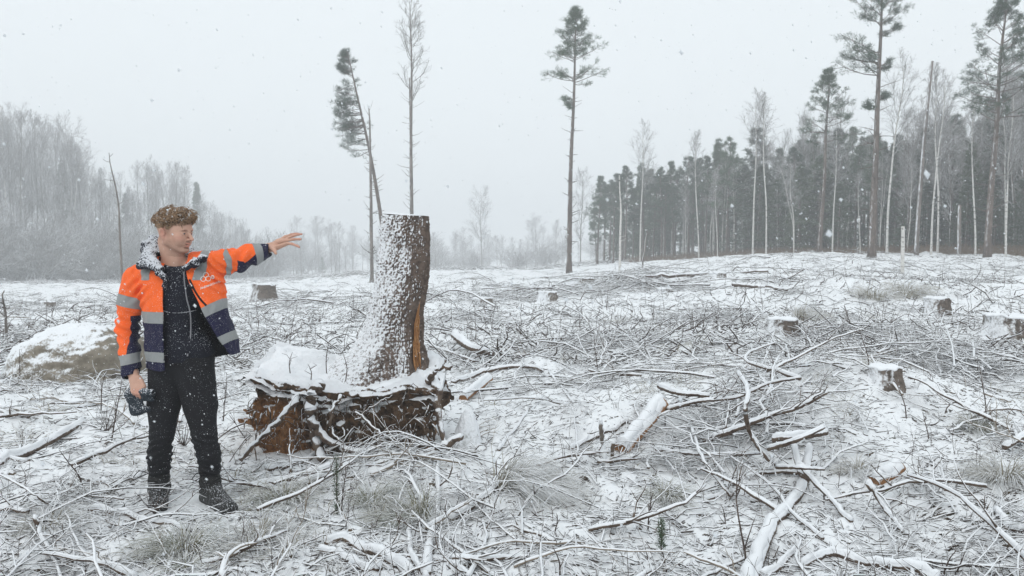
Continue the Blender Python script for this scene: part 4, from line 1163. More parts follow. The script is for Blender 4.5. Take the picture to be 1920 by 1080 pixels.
        # sole: a tread slab a little wider than the boot
        sf = Field(np.minimum(toe, heel) - 0.1, np.maximum(toe, heel) + 0.1, 0.005)
        sf.cap(heel * [1, 1, 0] + [0, 0, gz + 0.01], toe * [1, 1, 0] + [0, 0, gz + 0.01], 0.050, 0.053, 0.0)
        sl_, X, Y, Z = sf.block(sf.lo - 1, sf.lo + sf.n * sf.h + 1)
        s_al = (X * d[0] + Y * d[1])
        sf.F = np.maximum(sf.F, np.abs(Z - gz - 0.006) - 0.016 - 0.003 * np.sign(np.sin(s_al * 300)))
        v, q = sf.mesh(); add('sole', v, q, M_BLACK, bo, origin=FEET)
        # laces
        a = Acc()
        for k in range(6):
            c0 = ank + (top - ank) * (k / 7) + np.array([0, 0, 0.01]); rr = 0.064 + 0.008 * k / 6
            ang = np.linspace(-0.9, 0.9, 7)
            p = np.array([c0 + (d * math.cos(t) + sd2 * math.sin(t)) * (rr + 0.004) + [0, 0, 0.012 * (1 if k % 2 else -1) * t] for t in ang])
            a.tubes(p[None], np.full((1, 7), 0.0022), 5)
        for sg in (1, -1):
            p = ank + d * 0.07 + sd2 * 0.055 + [0, 0, 0.12]
            a.tubes(resample([p, p + sd2 * 0.05 + [0, 0, sg * 0.02], p + sd2 * 0.085 - [0, 0, .015 + .02 * (sg < 0)]], 7)[None], np.full((1, 7), 0.0028), 5)
        a.obj('lace', M_BLACK, bo, origin=FEET)

    # ---- dark zipped fleece jacket under the open work jacket
    J = Field([Q3(255, 0)[0], 4.36, Q3(0, 700)[2]], [Q3(425, 0)[0], 4.86, Q3(0, 470)[2]], 0.0048)
    J.ell(Q3(333, 545, 4.62), (0.182, 0.118, 0.18), k=0.04); J.cap(Q3(335, 560, 4.62), Q3(342, 665, 4.62), 0.124, 0.126, 0.05)
    J.ell(Q3(346, 655, 4.62), (0.184, 0.130, 0.13), k=0.05)
    J.cap(Q3(330, 505, 4.64), Q3(326, 488, 4.64), 0.088, 0.074, 0.05)
    sl_, X, Y, Z = J.block(J.lo - 1, J.lo + J.n * J.h + 1)
    zp = float(Q3(0, 575)[2])
    J.F += (0.006 * noise3(X / 0.07, Y / 0.09, Z / 0.11) + 0.0035 * noise3(X / 0.03, Y / .03, Z / 0.08)).astype(np.float32)
    J.F = np.maximum(J.F, float(Q3(0, 677)[2]) - Z)
    # neck opening
    J.cap(nb + [0, -0.02, 0.02], H(0, 0.05, -0.12), 0.066, 0.07, 0.01, 'sub')
    v, q = J.mesh(); fl = add('zipped_fleece', v, q, M_HOODIE, person)
    bv = BVHTree.FromPolygons([tuple(p) for p in v], [tuple(t) for t in q.tolist()])
    def onto(bvh, x, z, y0=4.0, off=0.003):
        hit = bvh.ray_cast(Vector((x, y0, z)), Vector((0, 1, 0)))
        return np.array([x, hit[0].y - off, z]) if hit[0] is not None else None
    zc = [(337, 507), (342, 530), (347, 560), (350, 590), (352, 630), (350, 668)]
    zp = [onto(bv, Q3(x, y, 4.49)[0], Q3(x, y, 4.49)[2], off=0.002) for x, y in zc]; zp = [p for p in zp if p is not None]
    a = Acc(); pp = resample(zp, 40); a.tubes(pp[None], np.full((1, 40), 0.0035), 6)
    nn = 130; pp = resample(zp, nn)
    tl = np.stack([pp + [-0.004, -0.003, 0], pp + [0.004, -0.003, 0]], 1); a.tubes(tl, np.full((nn, 2), 0.0011), 4)
    a.obj('zip', M_ZIP, fl, origin=FEET)
    a = Acc()   # waistband seam and the chest seam of the fleece
    pts = [onto(bv, Q3(x, y)[0], Q3(x, y)[2], off=0.001) for x, y in zip(np.linspace(318, 376, 14), 580 + 5 * np.sin(np.linspace(0, 3.14, 14)))]
    pts = np.array([p for p in pts if p is not None]); a.tubes(pts[None], np.full((1, len(pts)), 0.003), 5)
    a.obj('seam', M_COLLAR, fl, origin=FEET)

    # ---- work jacket: shell with an open front, both sleeves
    D = Field([Q3(212, 0)[0], 4.34, Q3(0, 725)[2]], [Q3(520, 0, 5.0)[0], 5.02, Q3(0, 462)[2] + .02], 0.0048)
    sl_, X, Y, Z = D.block(D.lo - 1, D.lo + D.n * D.h + 1)
    zt = [float(Q3(0, y)[2]) for y in (690, 665, 640, 600, 560, 530, 510, 495)][::1]
    XL = np.interp(Z, zt, [float(Q3(x, 0)[0]) for x in (272, 271, 270, 268, 264, 258, 260, 278)])
    XR = np.interp(Z, zt, [float(Q3(x, 0)[0]) for x in (448, 442, 438, 427, 420, 416, 408, 390)])
    RY = np.interp(Z, zt, [0.200, 0.197, 0.192, 0.186, 0.178, 0.166, 0.138, 0.105])
    cx, rx = (XL + XR) / 2, (XR - XL) / 2; cyy = 4.635
    qv = np.sqrt((np.abs((X - cx) / rx))**2.3 + (np.abs((Y - cyy) / RY))**2.3 + 1e-9)
    tor = (qv - 1) * np.minimum(rx, RY) * 0.9
    tor = np.maximum(tor, Z - float(Q3(0, 492)[2]))
    # shoulders and sleeves
    D.F = tor.astype(np.float32)
    D.cap(Q3(300, 496, 4.64), Q3(258, 518, 4.64), 0.060, 0.074, 0.05); D.cap(Q3(362, 488, 4.64), Q3(398, 492, 4.64), 0.060, 0.072, 0.05)
    sL = [Q3(256, 522, 4.64), Q3(243, 572, 4.65), Q3(239, 618, 4.65), Q3(243, 660, 4.60), Q3(249, 706, 4.54)]
    sR = [Q3(394, 496, 4.64), Q3(425, 490, 4.72), Q3(448, 488, 4.79), Q3(480, 474, 4.84), Q3(506, 463, 4.90)]
    D.chain(sL, [0.082, 0.072, 0.066, 0.062, 0.058], 0.03); D.chain(sR, [0.080, 0.077, 0.074, 0.064, 0.058], 0.03)
    wr = 0.009 * noise3(X / 0.06, Y / 0.06, Z / 0.12) + 0.0045 * noise3(X / 0.028, Y / 0.03, Z / 0.05) + 0.006 * np.abs(noise3((X + .4 * Z) / 0.05, Y / 0.08, (Z - .5 * X) / 0.13))
    # folds running round the elbow, pulls from the armpits
    def near(p, r): return np.exp(-(((X - p[0])**2 + (Y - p[1])**2 + (Z - p[2])**2) / r**2))
    wr = wr + 0.011 * near(sL[2], 0.12) * np.sin((Z * 0.9 + X * 0.35) * 120) + 0.011 * near(sR[2], 0.11) * np.sin((X * 0.9 - Z * 0.4) * 115) + 0.009 * near(Q3(418, 515, 4.6), 0.12) * np.sin((X + Z) * 105) + 0.009 * near(Q3(268, 545, 4.55), 0.10) * np.sin((X * .8 - Z) * 95)
    D.F += wr.astype(np.float32)
    solid = D.F.copy()
    SOL = solid
    D.F = np.maximum(solid, -(solid + 0.011))          # 11 mm thick shell
    # front opening between the two front edges, in the half towards the viewer
    zz = [float(Q3(0, y)[2]) for y in (700, 645, 600, 560, 530, 505, 480)]
    eL = np.interp(Z, zz, [float(Q3(x, 0, 4.47)[0]) for x in (309, 309, 308, 307, 305, 301, 297)])
    eR = np.interp(Z, zz, [float(Q3(x, 0, 4.47)[0]) for x in (438, 411, 387, 368, 354, 344, 337)])
    opn = np.maximum(np.maximum(eL - X, X - eR), Y - 4.63)
    D.F = np.maximum(D.F, -opn)
    D.cap(nb + [0, 0, -0.02], nb + [0.0, 0, 0.12], 0.085, 0.10, 0.0, 'sub')
    # hem, sleeve ends
    hem = float(Q3(0, 688)[2]) + np.interp(X, [float(Q3(x, 0)[0]) for x in (260, 320, 404, 445)], [0.0, -0.006, 0.05, 0.085])
    armL = np.sqrt((X - sL[4][0])**2 + (Y - sL[4][1])**2 + (Z - sL[4][2])**2)
    isarmL = X < float(Q3(262, 0)[0])
    D.F = np.where(isarmL, D.F, np.maximum(D.F, hem - Z))
    for p, pv in ((sL[4], sL[3]), (sR[4], sR[3])):
        dd = (p - pv) / np.linalg.norm(p - pv)
        plane = (X - p[0]) * dd[0] + (Y - p[1]) * dd[1] + (Z - p[2]) * dd[2]
        nearp = np.sqrt((X - p[0])**2 + (Y - p[1])**2 + (Z - p[2])**2) < 0.13
        D.F = np.where(nearp, np.maximum(D.F, plane), D.F)
    D.F = D.F.astype(np.float32)
    # remove anything the cut left beyond the cuffs
    v, q = D.mesh()
    N = normals(v, q)
    # inner faces: normal points to the axis -> lining
    def arm_s(pts, V):
        P = np.array(pts); best = np.full(len(V), 9.0); sv = np.zeros(len(V)); dirv = np.zeros((len(V), 3)); cen = np.zeros((len(V), 3)); acc_ = 0
        for i in range(len(P) - 1):
            ab = P[i+1] - P[i]; L = np.linalg.norm(ab); t = np.clip(((V - P[i]) @ ab) / L**2, 0, 1)
            c = P[i] + t[:, None] * ab; d = np.linalg.norm(V - c, axis=1); m = d < best
            best[m] = d[m]; sv[m] = (acc_ + t * L)[m]; cen[m] = c[m]; acc_ += L
        return sv / acc_, best, cen, acc_
    tL, dL, cL, LL = arm_s(sL, v); tR, dR, cR, LR = arm_s(sR, v)
    PX = v[:, 0] * F / PY + 960; PZ = HORIZON + 0.0 + 0 * PX
    # height coordinate in photograph rows at the man's own distance (a plain vertical scale of his body)
    rows = (np.array([Q3(0, y)[2] for y in (480, 720)])); R_ = 480 + (v[:, 2] - rows[0]) / (rows[1] - rows[0]) * 240
    inL = (dL < 0.098) & (PX < 262) | ((tL > 0.5) & (dL < 0.09)); inR = (dR < 0.098) & (PX > 414)
    tcx = (XL[0, 0, 0] + XR[0, 0, 0]) / 2
    # torso zones
    tr = np.where(PX > 355, R_ + (PX - 400) * 0.62, R_)
    navyT = np.where(PX > 355, (tr - 588) / 300, (R_ - 594) / 300)
    b1 = np.where(PX > 355, 10.5 - np.abs(tr - 580), 10.5 - np.abs(R_ - 592))
    b2 = np.where(PX > 355, 9.5 - np.abs(tr - 649), 9 - np.abs(R_ - 664))
    # shoulder bands running over the shoulders
    b3 = np.where((R_ < 524) & ~inR & ~inL, np.maximum(10 - np.abs(PX - (283 + (R_ - 500) * 0.10)), 8 - np.abs(PX - (384 - (R_ - 500) * 0.1))), -1)
    bT = np.maximum(np.maximum(b1, b2), b3) / 300
    # left sleeve: band, navy inner elbow, band, navy cuff
    Rs = R_
    navyL = np.maximum(np.minimum(np.minimum(PX - 243 - 0.0 * Rs, Rs - 592), 700 - Rs), Rs - 664) / 300
    bL = np.maximum(11 - np.abs(Rs - 565 - (PX - 240) * 0.25), 9.5 - np.abs(Rs - 672 + (PX - 240) * 0.2)) / 300
    # right sleeve
    rel = v - cR
    axR = (sR[4] - sR[0]) / np.linalg.norm(sR[4] - sR[0]); upn = np.cross(np.cross(axR, [0, 0, 1.0]), axR); upn /= np.linalg.norm(upn)
    und = -(rel @ upn)
    navyR = np.maximum(np.minimum(und + 0.0 + 0.02 * np.sin(tR * 9), (tR - 0.34) * LR), (tR - 0.81) * LR)
    bR = np.maximum(0.021 - np.abs(tR - 0.20) * LR, 0.020 - np.abs(tR - 0.765 + und * 0.5) * LR)
    navy = np.where(inR, navyR, np.where(inL, navyL, navyT)); band = np.where(inR, bR, np.where(inL, bL, bT))
    cenT = np.stack([np.full(len(v), float(Q3(345, 0)[0])), np.full(len(v), 4.635), v[:, 2]], 1)
    outw = np.where(inR[:, None], v - cR, np.where(inL[:, None], v - cL, v - cenT))
    gi = np.clip(np.round((v - D.lo) / D.h).astype(int), 0, D.n - 1)
    gc = (v - D.lo) / D.h - 0.0; i0 = np.clip(np.floor(gc).astype(int), 0, D.n - 2); fr_ = gc - i0
    sv0 = 0
    for a_ in (0, 1):
        for b_ in (0, 1):
            for c_ in (0, 1):
                w8 = (fr_[:, 0] if a_ else 1 - fr_[:, 0]) * (fr_[:, 1] if b_ else 1 - fr_[:, 1]) * (fr_[:, 2] if c_ else 1 - fr_[:, 2])
                sv0 = sv0 + w8 * SOL[i0[:, 0] + a_, i0[:, 1] + b_, i0[:, 2] + c_]
    lining = -sv0 - 0.0085
    # front edge facing of the shell is dark too
    jk = add('work_jacket', v, q, M_JACKET, person, attrs={'navy': navy, 'lining': lining})
    jb = BVHTree.FromPolygons([tuple(p) for p in v], [tuple(t) for t in q.tolist()])
    # reflective bands: strips of their own sewn on, 1.5 mm proud
    bd = np.where(lining < 0, band, -0.01)
    ins = bd > 0
    fsel = q[ins[q].any(1) & (lining[q] < 0).all(1)]
    acc_p = np.zeros_like(v); acc_n = np.zeros(len(v))
    for a_, b_ in ((0, 1), (1, 2), (2, 3), (3, 0), (0, 2), (1, 3)):
        for i_, j_ in ((a_, b_), (b_, a_)):
            o_, n_ = fsel[:, i_], fsel[:, j_]; m_ = (~ins[o_]) & ins[n_]
            o_, n_ = o_[m_], n_[m_]; t_ = bd[o_] / (bd[o_] - bd[n_]); wgt = 1.0 if (i_ + j_) % 2 else 0.25
            np.add.at(acc_p, o_, (v[o_] + t_[:, None] * (v[n_] - v[o_])) * wgt); np.add.at(acc_n, o_, wgt)
    vb = v.copy(); mm = acc_n > 0; vb[mm] = acc_p[mm] / acc_n[mm][:, None]
    msk = np.zeros(len(v), bool); msk[fsel.ravel()] = True
    used = np.unique(fsel); rm = np.full(len(v), -1); rm[used] = np.arange(len(used))
    bvv = vb[used] + N[used] * 0.0018; bq = rm[fsel]
    # split into separate strips by connectivity
    par = np.arange(len(bvv))
    def find(i):
        while par[i] != i: par[i] = par[par[i]]; i = par[i]
        return i
    for t in bq:
        r0_ = find(t[0])
        for j in t[1:]:
            rj = find(j)
            if rj != r0_: par[rj] = r0_
    roots = np.array([find(i) for i in range(len(bvv))])
    for rt, c_ in zip(*np.unique(roots, return_counts=True)):
        if c_ < 60: continue
        sv_, sq_, _ = sub_mesh(bvv, bq, roots == rt)
        add('reflective_band', sv_, sq_, M_BAND, jk, origin=FEET)
    # front edge binding, chest pocket zip, print
    def on_j(px, py, off=0.003):
        Yc, p = 4.50, None
        for _ in range(5):
            t = Q3(px, py, Yc); h_ = onto(jb, t[0], t[2], off=off)
            if h_ is None or h_[1] > 4.66: Yc = Yc + 0.03; continue
            p = h_; Yc = 0.5 * Yc + 0.5 * (h_[1] + off)
        return p
    def strip(name, pl, r, mat, par, n=24, off=0.002):
        p = [on_j(x, y, off) for x, y in pl]; p = [t for t in p if t is not None]
        if len(p) < 2: return
        a = Acc(); pp = resample(p, n); a.tubes(pp[None], np.full((1, n), r), 6); return a.obj(name, mat, par, origin=FEET)
    strip('pocket_zip', [(355.5, 524), (366, 546), (377, 562), (387, 573)], 0.0058, M_BLACK, jk)
    a = Acc(); p = on_j(359.5, 531, 0.008)
    if p is not None:
        a.tubes(np.array([[p, p + [0.004, -0.004, -0.018], p + [0.008, -0.002, -0.034]]]), np.array([[.006, .0045, .006]]), 6); a.obj('zip_puller', M_BLACK, jk, origin=FEET)
    # emblem: four interlocking rings, and the word under it, laid on the cloth
    pr = Acc(); ang0 = math.radians(-20)
    def ring(cx_, cy_, r_):
        th = np.linspace(0, 2 * math.pi, 25); P = [on_j(cx_ + r_ * math.cos(t), cy_ + r_ * math.sin(t), 0.002) for t in th]
        if all(x is not None for x in P): pr.tubes(np.array(P)[None], np.full((1, 25), 0.0021), 5)
    for cx_, cy_, r_ in ((386.0, 515.6, 4.6), (381.2, 523.0, 4.6), (390.6, 522.4, 4.6), (398.6, 519.5, 2.0), (398.6, 519.5, 3.1)): ring(cx_, cy_, r_)
    pr.obj('emblem', M_PRINT, jk, origin=FEET)
    fc = bpy.data.curves.new('word', 'FONT'); fc.body = 'TRÄDMÄSTARNA'; fc.size = 1.0; fc.resolution_u = 3; fc.space_character = 1.02; fc.offset = 0.02
    fo = bpy.data.objects.new('word', fc); COL.objects.link(fo)
    dg = bpy.context.evaluated_depsgraph_get(); dg.update()
    me = bpy.data.meshes.new_from_object(fo.evaluated_get(dg))
    bpy.data.objects.remove(fo)
    co = np.zeros(len(me.vertices) * 3, np.float32); me.vertices.foreach_get('co', co); co = co.reshape(-1, 3)
    w_ = co[:, 0].max(); sc_ = 42.0 / w_
    ok = True
    for i in range(len(co)):
        lx, ly = co[i, 0] * sc_, co[i, 1] * sc_ * 1.25
        x = 374.5 + lx * math.cos(-ang0) + ly * math.sin(-ang0) * 0.0 + ly * 0.34; y = 543.5 - lx * math.sin(-ang0) - ly * math.cos(ang0)
        p = on_j(x, y, 0.0035)
        if p is None: p = Q3(x, y, 4.50)
        co[i] = p - FEET
    me.vertices.foreach_set('co', co.ravel()); me.materials.clear(); me.materials.append(M_PRINT); me.update()
    link('lettering', me, None, jk)
    # ---- hood bunched behind the neck and turned-out collar, full of snow
    Cn = Field([Q3(245, 0)[0], 4.36, Q3(0, 545)[2]], [Q3(410, 0)[0], 4.86, Q3(0, 440)[2]], 0.005)
    Cn.chain([Q3(300, 506, 4.47), Q3(278, 487, 4.56), Q3(286, 472, 4.68), Q3(318, 472, 4.76), Q3(350, 480, 4.74), Q3(370, 486, 4.64), Q3(366, 495, 4.53)], [0.026, 0.044, 0.052, 0.060, 0.05, 0.032, 0.026], 0.03)
    Cn.chain([Q3(262, 497, 4.50), Q3(285, 500, 4.455), Q3(304, 516, 4.455), Q3(310, 540, 4.45)], [0.020, 0.022, 0.018, 0.010], 0.015, squash=((0, 1, 0), 0.6))
    Cn.chain([Q3(346, 506, 4.49), Q3(362, 494, 4.47), Q3(380, 484, 4.50), Q3(385, 486, 4.56)], [0.012, 0.018, 0.018, 0.014], 0.015, squash=((0, 1, 0), 0.7))
    Cn.chain([Q3(276, 460, 4.66), Q3(292, 452, 4.72), Q3(315, 455, 4.77)], [0.030, 0.038, 0.04], 0.03)
    sl_, X, Y, Z = Cn.block(Cn.lo - 1, Cn.lo + Cn.n * Cn.h + 1)
    Cn.F += (0.012 * noise3(X / 0.045, Y / 0.045, Z / 0.03) + 0.005 * noise3(X / .018, Y / .018, Z / .018)).astype(np.float32)
    Cn.cap(nb + [0, -0.01, -0.05], H(0, 0.0, -0.05), 0.066, 0.066, 0.005, 'sub')
    v2, q2 = Cn.mesh(); add('hood_collar', v2, q2, M_COLLAR, jk, origin=FEET)

    # ---- the knitted hat in his hand
    A = Field([Q3(228, 0)[0], 4.34, Q3(0, 790)[2]], [Q3(305, 0)[0], 4.62, Q3(0, 715)[2]], 0.0035)
    A.cap(Q3(248, 738, 4.50), Q3(262, 764, 4.50), 0.042, 0.040, 0.02, squash=((0.3, 1, 0.1), 0.6))
    A.cap(Q3(240, 740, 4.49), Q3(252, 772, 4.49), 0.020, 0.022, 0.02); A.cap(Q3(268, 735, 4.47), Q3(292, 738, 4.46), 0.026, 0.023, 0.02); A.cap(Q3(272, 746, 4.48), Q3(286, 748, 4.47), 0.020, 0.018, 0.02)
    A.cap(Q3(256, 772, 4.49), Q3(276, 768, 4.50), 0.022, 0.020, 0.02)
    sl_, X, Y, Z = A.block(A.lo - 1, A.lo + A.n * A.h + 1)
    A.F += (0.006 * noise3(X / 0.03, Y / 0.03, Z / 0.03) + 0.0016 * np.sin(X * 620 + 3 * noise3(X / .04, Y / .04, Z / .04))).astype(np.float32)
    v3, q3 = A.mesh(); ho = add('knitted_hat', v3, q3, M_HAT)
    tag(ho, "crumpled blue-grey knitted hat held in the man's lowered hand", 'hat')
build_person()
# ------------------------------------------------------------------ the uprooted stump
M_STUMPBARK = snowy('stump_bark_plastered_with_snow', (0.075, 0.055, 0.045), (0.17, 0.125, 0.10), 0.38, 0.98, 50, 2.5, 22, dirn=(-0.62, -0.66, 0.42), bumpd=0.012)
M_CUT = snowy('fresh_torn_wood', (0.22, 0.085, 0.03), (0.55, 0.29, 0.12), 0.55, 0.9, 40, 0.8, 60, stretch=(3, 3, 0.3), bumpd=0.006)
M_SAWN = snowy('sawn_wood', (0.26, 0.17, 0.10), (0.38, 0.26, 0.16), 0.45, 0.7, 40, 0.4, 40, bumpd=0.003)
def mat_soil():
    m, nt, b = new_mat('torn_soil')
    geo = nd(nt, 'ShaderNodeNewGeometry'); pos = nd(nt, 'ShaderNodeSeparateXYZ'); nt.links.new(geo.outputs['Normal'], pos.inputs[0])
    f = attr(nt, 'clay')
    n1 = noise(nt, 16, 5, 0.7); n2 = noise(nt, 60, 4, 0.7)
    dark = mixc(nt, ramp(nt, n1, 0.35, 0.65), (0.035, 0.024, 0.017), (0.14, 0.085, 0.05))
    clay = mixc(nt, ramp(nt, n1, 0.35, 0.65), (0.15, 0.065, 0.024), (0.36, 0.18, 0.075))
    c = mixc(nt, f.outputs['Fac'], dark, clay)
    c = mixc(nt, ramp(nt, n2, 0.55, 0.75), c, (0.045, 0.03, 0.02))
    s = math_(nt, 'MULTIPLY_ADD', noise(nt, 30, 4, 0.7), 0.9, pos.outputs['Z'])
    c = mixc(nt, ramp(nt, s, 0.92, 1.08), c, SNOW)
    nt.links.new(c, b.inputs['Base Color']); bump(nt, b, math_(nt, 'ADD', n1, n2), 0.8, 0.02); b.inputs['Roughness'].default_value = 0.95
    return m
M_SOIL = mat_soil()
SNOWSHEET = snowy('snow_sheet', (0.10, 0.085, 0.065), (0.25, 0.23, 0.20), 0.30, 0.60, 26, 1.5, 14, bumpd=0.014)

M_ROOTS = snowy('hanging_roots', (0.045, 0.03, 0.022), (0.13, 0.085, 0.055), 0.45, 0.8, 60, 0.9, 14, bumpd=0)
def build_stump():
    Y = 5.95
    P = lambda x, y, Y_=Y: W(x, y, Y_)
    base0 = G(650, 838); base = np.array([P(650, 0)[0], Y, float(terrain(P(650, 0)[0], Y)) - 0.02])
    root = empty('uprooted_stump', base)
    tag(root, 'tall snow-plastered spruce stump standing on its own torn-up root plate', 'tree stump')
    # ---- soil plate: implicit block with overhanging turf lip
    S = Field([P(455, 0)[0], Y - 0.75, base[2] - 0.12], [P(870, 0)[0], Y + 0.85, P(0, 640)[2]], 0.0125)
    sl, X, Yg, Z = S.block(S.lo - 1, S.lo + S.n * S.h + 1)
    xL, xR = P(484, 0)[0], P(826, 0)[0]; ztop = P(0, 718)[2]
    def top(X, Yg):
        u = (X - xL) / (xR - xL)
        t = np.interp(u, [0, .15, .35, .5, .7, .85, 1], [P(0, 690)[2], P(0, 700)[2], P(0, 712)[2], P(0, 716)[2], P(0, 716)[2], P(0, 708)[2], P(0, 716)[2]])
        return t + 0.12 * smooth(Y - 0.35, Y + 0.35, Yg) * (1 - smooth(Y + .5, Y + .9, Yg)) + 0.02 * noise3(X / .12, Yg / .12, 0.3)
    front = Y - 0.34 + 0.10 * np.cos((X - (xL + xR) / 2) / (xR - xL) * 3.0) * 0 - 0.10 * smooth(xL + 0.1, xL + 0.5, X) * (1 - smooth(xR - .55, xR - .1, X))
    q_ = np.maximum(np.abs(X - (xL + xR) / 2) - (xR - xL) / 2, front - Yg)
    h_ = (Z - base[2]) / (top(X, Yg) - base[2])
    q_ = np.maximum(q_, Yg - (Y + 0.55))
    # undercut below the turf lip, clods bulging
    und = 0.07 * (1 - smooth(0.0, 0.9, h_)) * (0.6 + 0.8 * noise3(X / .3, Z / .3, 1.1)) + 0.035 * smooth(0.5, 0.8, h_) * (1 - smooth(0.84, 0.95, h_)) * (1 + noise3(X / .2, 0.3, 1.1)) - 0.08 * smooth(0.25, 0.0, h_) * (0.5 + noise3(X / .22, 3.3, 0.1)) 
    d = q_ + und
    d = np.maximum(d, Z - top(X, Yg))
    vor = np.abs(noise3(X / .085, Yg / .085, Z / .085)); v2 = np.abs(noise3(X / .035 + 9, Yg / .035, Z / .035))
    d = d + (0.075 * (0.35 - vor) + 0.028 * (0.35 - v2) + 0.10 * noise3(X / .27, Yg / .27, Z / .27)) * (1 - 0.75 * smooth(0.92, 1.0, h_))
    S.F = (d * 0.7).astype(np.float32)
    v, q = largest(*S.mesh())
    u = (v[:, 0] - xL) / (xR - xL)
    clay = smooth(0.36, 0.22, u + 0.05 * noise3(v[:, 0] / .1, v[:, 1] / .1, v[:, 2] / .1)) * smooth(0.95, 0.75, (v[:, 2] - base[2]) / (ztop - base[2])) + 0.75 * smooth(0.25, 0.05, (v[:, 2] - base[2]) / (ztop - base[2])) * (noise3(v[:, 0] / .2, v[:, 1] / .2, 3) > 0)
    sp = add('root_plate', v, q, M_SOIL, root, attrs={'clay': np.clip(clay, 0, 1)})
    # ---- snow sheet on the plate, as its own thin body
    nx, ny = 150, 90
    gx, gy = np.meshgrid(np.linspace(xL - 0.03, xR + 0.03, nx), np.linspace(Y - 0.52, Y + 0.62, ny), indexing='ij')
    fy = Y - 0.36 - 0.10 * smooth(xL + 0.1, xL + 0.5, gx) * (1 - smooth(xR - .55, xR - .1, gx))
    edge = np.minimum(gy - fy - 0.015 * noise3(gx / .05, gy / .05, 0), np.minimum(gx - xL, xR - gx) + 0.02)
    gz = top(gx, gy) + 0.016 + 0.016 * noise3(gx / .07, gy / .07, 2) + 0.008 * noise3(gx / .025, gy / .025, 4) + 0.03 * noise3(gx / .2, gy / .2, 7) - 0.065 * smooth(0.10 + 0.05 * noise3(gx / .1, gy / .1, 9), -0.01, edge)
    gy2 = np.maximum(gy, fy - 0.045)
    vv = np.stack([gx, gy2, gz], -1).reshape(-1, 3); ii = np.arange(nx * ny).reshape(nx, ny)
    qq = np.stack([ii[:-1, :-1], ii[1:, :-1], ii[1:, 1:], ii[:-1, 1:]], -1).reshape(-1, 4)
    ed = (edge.reshape(-1) + 0.02 * noise3(vv[:, 0] / .04, 0, 0) > -0.02)[qq].all(1)
    qq = qq[ed]
    top_v = vv; bot_v = vv - [0, 0, 0.05]
    add('snow_cover', np.concatenate([top_v, bot_v]), [np.concatenate([qq, qq[:, ::-1] + len(vv)])], SNOWSHEET, root)
    # ---- trunk: rows follow the outline in the photograph, flares into buttress roots
    rowsy = np.array([404, 440, 480, 520, 560, 600, 630, 655, 675, 700, 730])
    lx = np.array([716, 711, 708, 704, 696, 685, 672, 655, 632, 600, 560]); rx = np.array([804, 806, 806, 803, 800, 797, 796, 796, 800, 806, 812])
    nz, na = 330, 340
    yy = np.linspace(404, 730, nz)
    zc = np.array([P(0, y)[2] for y in yy]); zr = np.interp(yy, rowsy, np.array(rx, float)); zl = np.interp(yy, rowsy, np.array(lx, float))
    k_ = np.exp(-np.linspace(-3, 3, 25)**2); k_ /= k_.sum()
    zl = np.convolve(np.pad(zl, 12, 'edge'), k_, 'valid'); zr = np.convolve(np.pad(zr, 12, 'edge'), k_, 'valid')
    ax = np.array([P(x, 0, Y + .12)[0] for x in np.interp(yy, [404, 600, 730], [760, 748, 738])])
    XLw = np.array([P(x, 0, Y + .12)[0] for x in zl]); XRw = np.array([P(x, 0, Y + .12)[0] for x in zr])
    th = np.linspace(0, 2 * math.pi, na, endpoint=False)
    cs, sn = np.cos(th), np.sin(th)
    rL = (ax - XLw); rR = (XRw - ax); rY = np.interp(yy, [404, 560, 640, 690, 730], [0.185, 0.205, 0.24, 0.29, 0.40])
    R = np.where(cs[None] < 0, rL[:, None], rR[:, None]) * cs[None]
    # flare sideways is confined to the left root, so make it lobed
    fl = smooth(560, 700, yy)[:, None]
    lobe = 1 + fl * (0.16 * np.cos(3 * th + 0.4) + 0.07 * np.cos(7 * th + 1))[None]
    x_ = ax[:, None] + R * (1 + 0 * lobe); y_ = Y + 0.12 + rY[:, None] * sn[None] * lobe
    zz = np.repeat(zc[:, None], na, 1)
    # bark plates
    s1 = th[None] * 0.2 * 1.0; 
    bx, bz = np.cos(th)[None] * 0.2 + 0 * zz, zz
    by = np.sin(th)[None] * 0.2 + 0 * zz
    n1 = np.abs(noise3(bx / .015, by / .015, bz / .021)); n2 = np.abs(noise3(bx / .009 + 5, by / .009, bz / .013)); n3 = noise3(bx / .09, by / .09, bz / .30)
    rough = 0.55 + 0.7 * noise3(bx / .12, by / .12, bz / .16)
    disp = (0.019 * n1 + 0.008 * n2) * np.clip(rough, 0.15, 1.3) + 0.018 * n3 + 0.010 * noise3(bx / .05, by / .05, bz / .12) - 0.016
    splz = smooth(600, 618, yy)[:, None] * (1 - smooth(672, 690, yy))[:, None]
    wnd = np.exp(-((np.mod(th - (-0.55) + math.pi, 2 * math.pi) - math.pi) / 0.32)**2)[None] * smooth(560, 640, yy)[:, None]
    disp = disp - 0.03 * wnd
    nx_, ny_ = cs[None] + 0 * zz, sn[None] + 0 * zz
    x_ = x_ + disp * nx_; y_ = y_ + disp * ny_
    v = np.stack([x_, y_, zz], -1)
    i = np.arange(nz * na).reshape(nz, na)
    qd = np.stack([i[:-1], i[1:], np.roll(i, -1, 1)[1:], np.roll(i, -1, 1)[:-1]], -1).reshape(-1, 4)[:, ::-1]
    qd = qd[:, ::-1]
    add('trunk', v.reshape(-1, 3), qd, M_STUMPBARK, root)
    # sawn top with a slight tilt, snow lying on it
    t0 = v[0]; c0 = t0.mean(0)
    rings = np.array([1.0, 0.97, 0.85, 0.6, 0.3, 0.0]); hz = np.array([0.0, 0.006, 0.012, 0.016, 0.016, 0.016])
    vt = []
